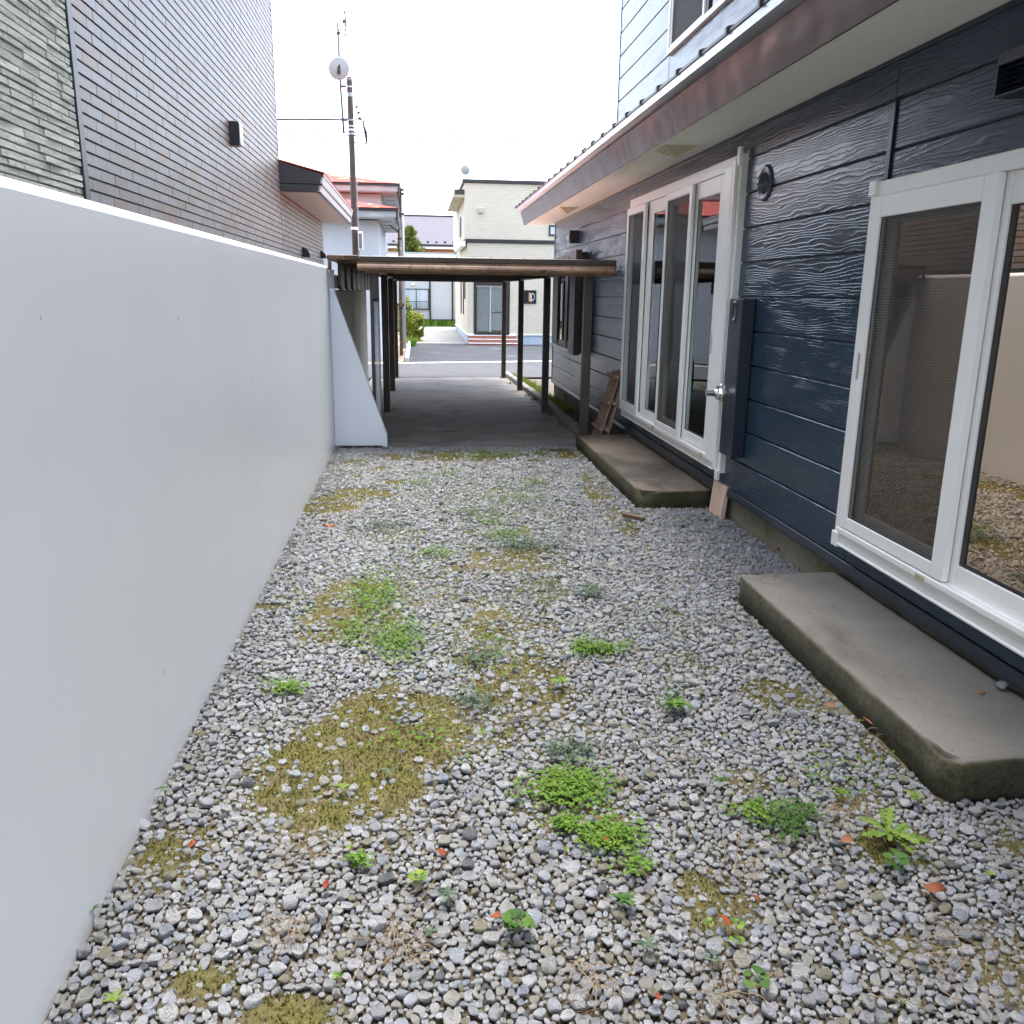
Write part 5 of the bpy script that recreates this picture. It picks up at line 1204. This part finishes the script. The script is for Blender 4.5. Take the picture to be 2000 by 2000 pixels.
MB().tube([(-1.47, 19.35, 6.60), (-1.36, 19.33, 6.75)], .011, 6).build('boom', M['dull_steel'], am)
for k, (z, l_) in enumerate(((6.95, .03), (6.88, .04), (6.83, .05), (6.76, .06), (6.70, .05), (6.62, .04), (6.53, .03))):
    MB().tube([(-1.315-.004*abs(3-k), 19.33-l_*4, z), (-1.315-.004*abs(3-k), 19.33+l_*4, z)], .010, 6).build('element', M['dull_steel'], am)
MB().tube([(-1.345, 19.33, 6.97), (-1.315, 19.33, 6.85), (-1.31, 19.33, 6.7), (-1.32, 19.33, 6.5)], .007, 6).build('array_boom', M['dull_steel'], am)
part('dipole_box', M['black'], am, (-1.38, -1.33, 19.30, 19.36, 6.76, 6.82), bevel=.008)
part('dipole_box', M['black'], am, (-1.50, -1.43, 19.31, 19.37, 6.55, 6.60), bevel=.008)
MB().tube([(-1.56, 19.35, 6.52), (-1.40, 19.35, 6.63)], .005, 6).build('element', M['dull_steel'], am)
for z in (5.45, 5.3, 5.15): part('cable_clip', M['black'], am, (-1.462, -1.44, 19.34, 19.375, z, z+.025))
rp = thing('rusty_pole', 'short rusty brown pole with slanting stay beside the shrub', 'pole', (-.47, 27.5, -.4))
MB().tube([(-.47, 27.5, -.5), (-.46, 27.5, 3.4)], .052, 12).build('shaft', M['rusty'], rp, smooth=True)
MB().tube([(-.46, 27.5, 3.28), (-.75, 27.5, 3.50), (-.85, 27.5, 3.53), (-1.0, 27.6, 3.50)], .018, 8).build('stay', M['black'], rp)
for z in (3.1, 1.9, 1.05): part('band', M['black'], rp, (-.53, -.40, 27.44, 27.56, z, z+.05))
part('junction', M['rusty'], rp, (-.62, -.36, 27.42, 27.56, 1.12, 1.22), (-.60, -.54, 27.42, 27.56, .85, 1.119))

# ---------------------------------------------------------------- shrub, stakes, conifer
def leaf_cloud(q, c, rad, n_, s0, s1, shape=None, rs=random):
    for _ in range(n_):
        while True:
            d = Vector((rs.uniform(-1, 1), rs.uniform(-1, 1), rs.uniform(-1, 1)))
            if .15 < d.length < 1: break
        p = Vector(c)+Vector((d.x*rad[0], d.y*rad[1], d.z*rad[2]))
        if mnoise.noise(p*3.1) < -.12: continue
        s = rs.uniform(s0, s1); nrm = (d+Vector((0, 0, .7))+Vector((rs.gauss(0, .5), rs.gauss(0, .5), rs.gauss(0, .5)))).normalized()
        a = nrm.orthogonal().normalized(); a.rotate(Matrix.Rotation(rs.uniform(0, 6.28), 3, nrm)); bb = nrm.cross(a)
        q.add([p-a*s, p+bb*s*.35+nrm*s*.1, p+a*s, p-bb*s*.35+nrm*s*.1], [(0, 1, 2), (0, 2, 3)])
sh = thing('shrub', 'yellow green leafy shrub at the edge of the gravel lot', 'shrub', (-.3, 39, -.5))
q = MB()
for (x, z, rx, rz, n_) in ((-.52, .25, .35, .75, 1500), (-.25, .30, .40, .60, 1600), (.0, .15, .35, .55, 1300), (-.45, .95, .22, .45, 700), (-.1, -.2, .45, .30, 900), (.12, .45, .22, .30, 500)):
    leaf_cloud(q, (x, 39+random.uniform(-.2, .2), z), (rx, .45, rz), n_, .05, .10)
q.build('foliage', M['shrub'], sh, recalc=False)
q = MB()
for k in range(6): q.tube([(-.3+random.uniform(-.15, .15), 39, -.55), (-.3+random.uniform(-.5, .5), 39+random.uniform(-.2, .2), random.uniform(.3, 1.1))], .015, 6, .006)
q.build('stem', M['bark'], sh)
for i, (x0, z0, x1, z1, lb_) in enumerate(((-.78, 1.05, -.60, -.35, 'leftmost pale bamboo stake leaning beside the shrub'), (-.58, 1.1, -.57, -.35, 'middle upright pale bamboo stake in the shrub'), (-.49, 1.55, -.44, -.35, 'tallest pale bamboo stake with a thin tip in the shrub'))):
    o = MB().tube([(x1, 38.2, z1-.2), (x0, 38.2, z0)], .016, 8, .010).build('garden_stake', M['bamboo'], None); tag(o, lb_, 'stake', 'bamboo stakes by the shrub')
cf = thing('conifer', 'small pointed conifer rising behind the low white house', 'tree', (-.32, 56.7, -.4))
q = MB()
for k in range(34):
    z = 3.3+2.1*k/34; r = .95*(1-(z-3.3)/2.25)**.75+.03
    for j in range(9):
        a = random.uniform(0, 6.28); L = r*random.uniform(.6, 1.2)
        for t in range(24):
            s = random.random()**.7; px, py = -.32+math.cos(a)*L*s, 56.7+math.sin(a)*L*s*.8; pz = z+.35*s*L+random.uniform(-.05, .05)
            d = Vector((math.cos(a)*.5+random.gauss(0, .4), math.sin(a)*.5+random.gauss(0, .4), .6+random.gauss(0, .3))).normalized(); o_ = d.orthogonal().normalized()*.03; p = Vector((px, py, pz))
            q.add([p-o_, p+o_, p+d*random.uniform(.10, .22)], [(0, 1, 2)])
q.build('crown', M['conifer'], cf, recalc=False)
MB().tube([(-.32, 56.7, -.4), (-.32, 56.7, 5.3)], .09, 8, .02).build('trunk', M['bark'], cf)
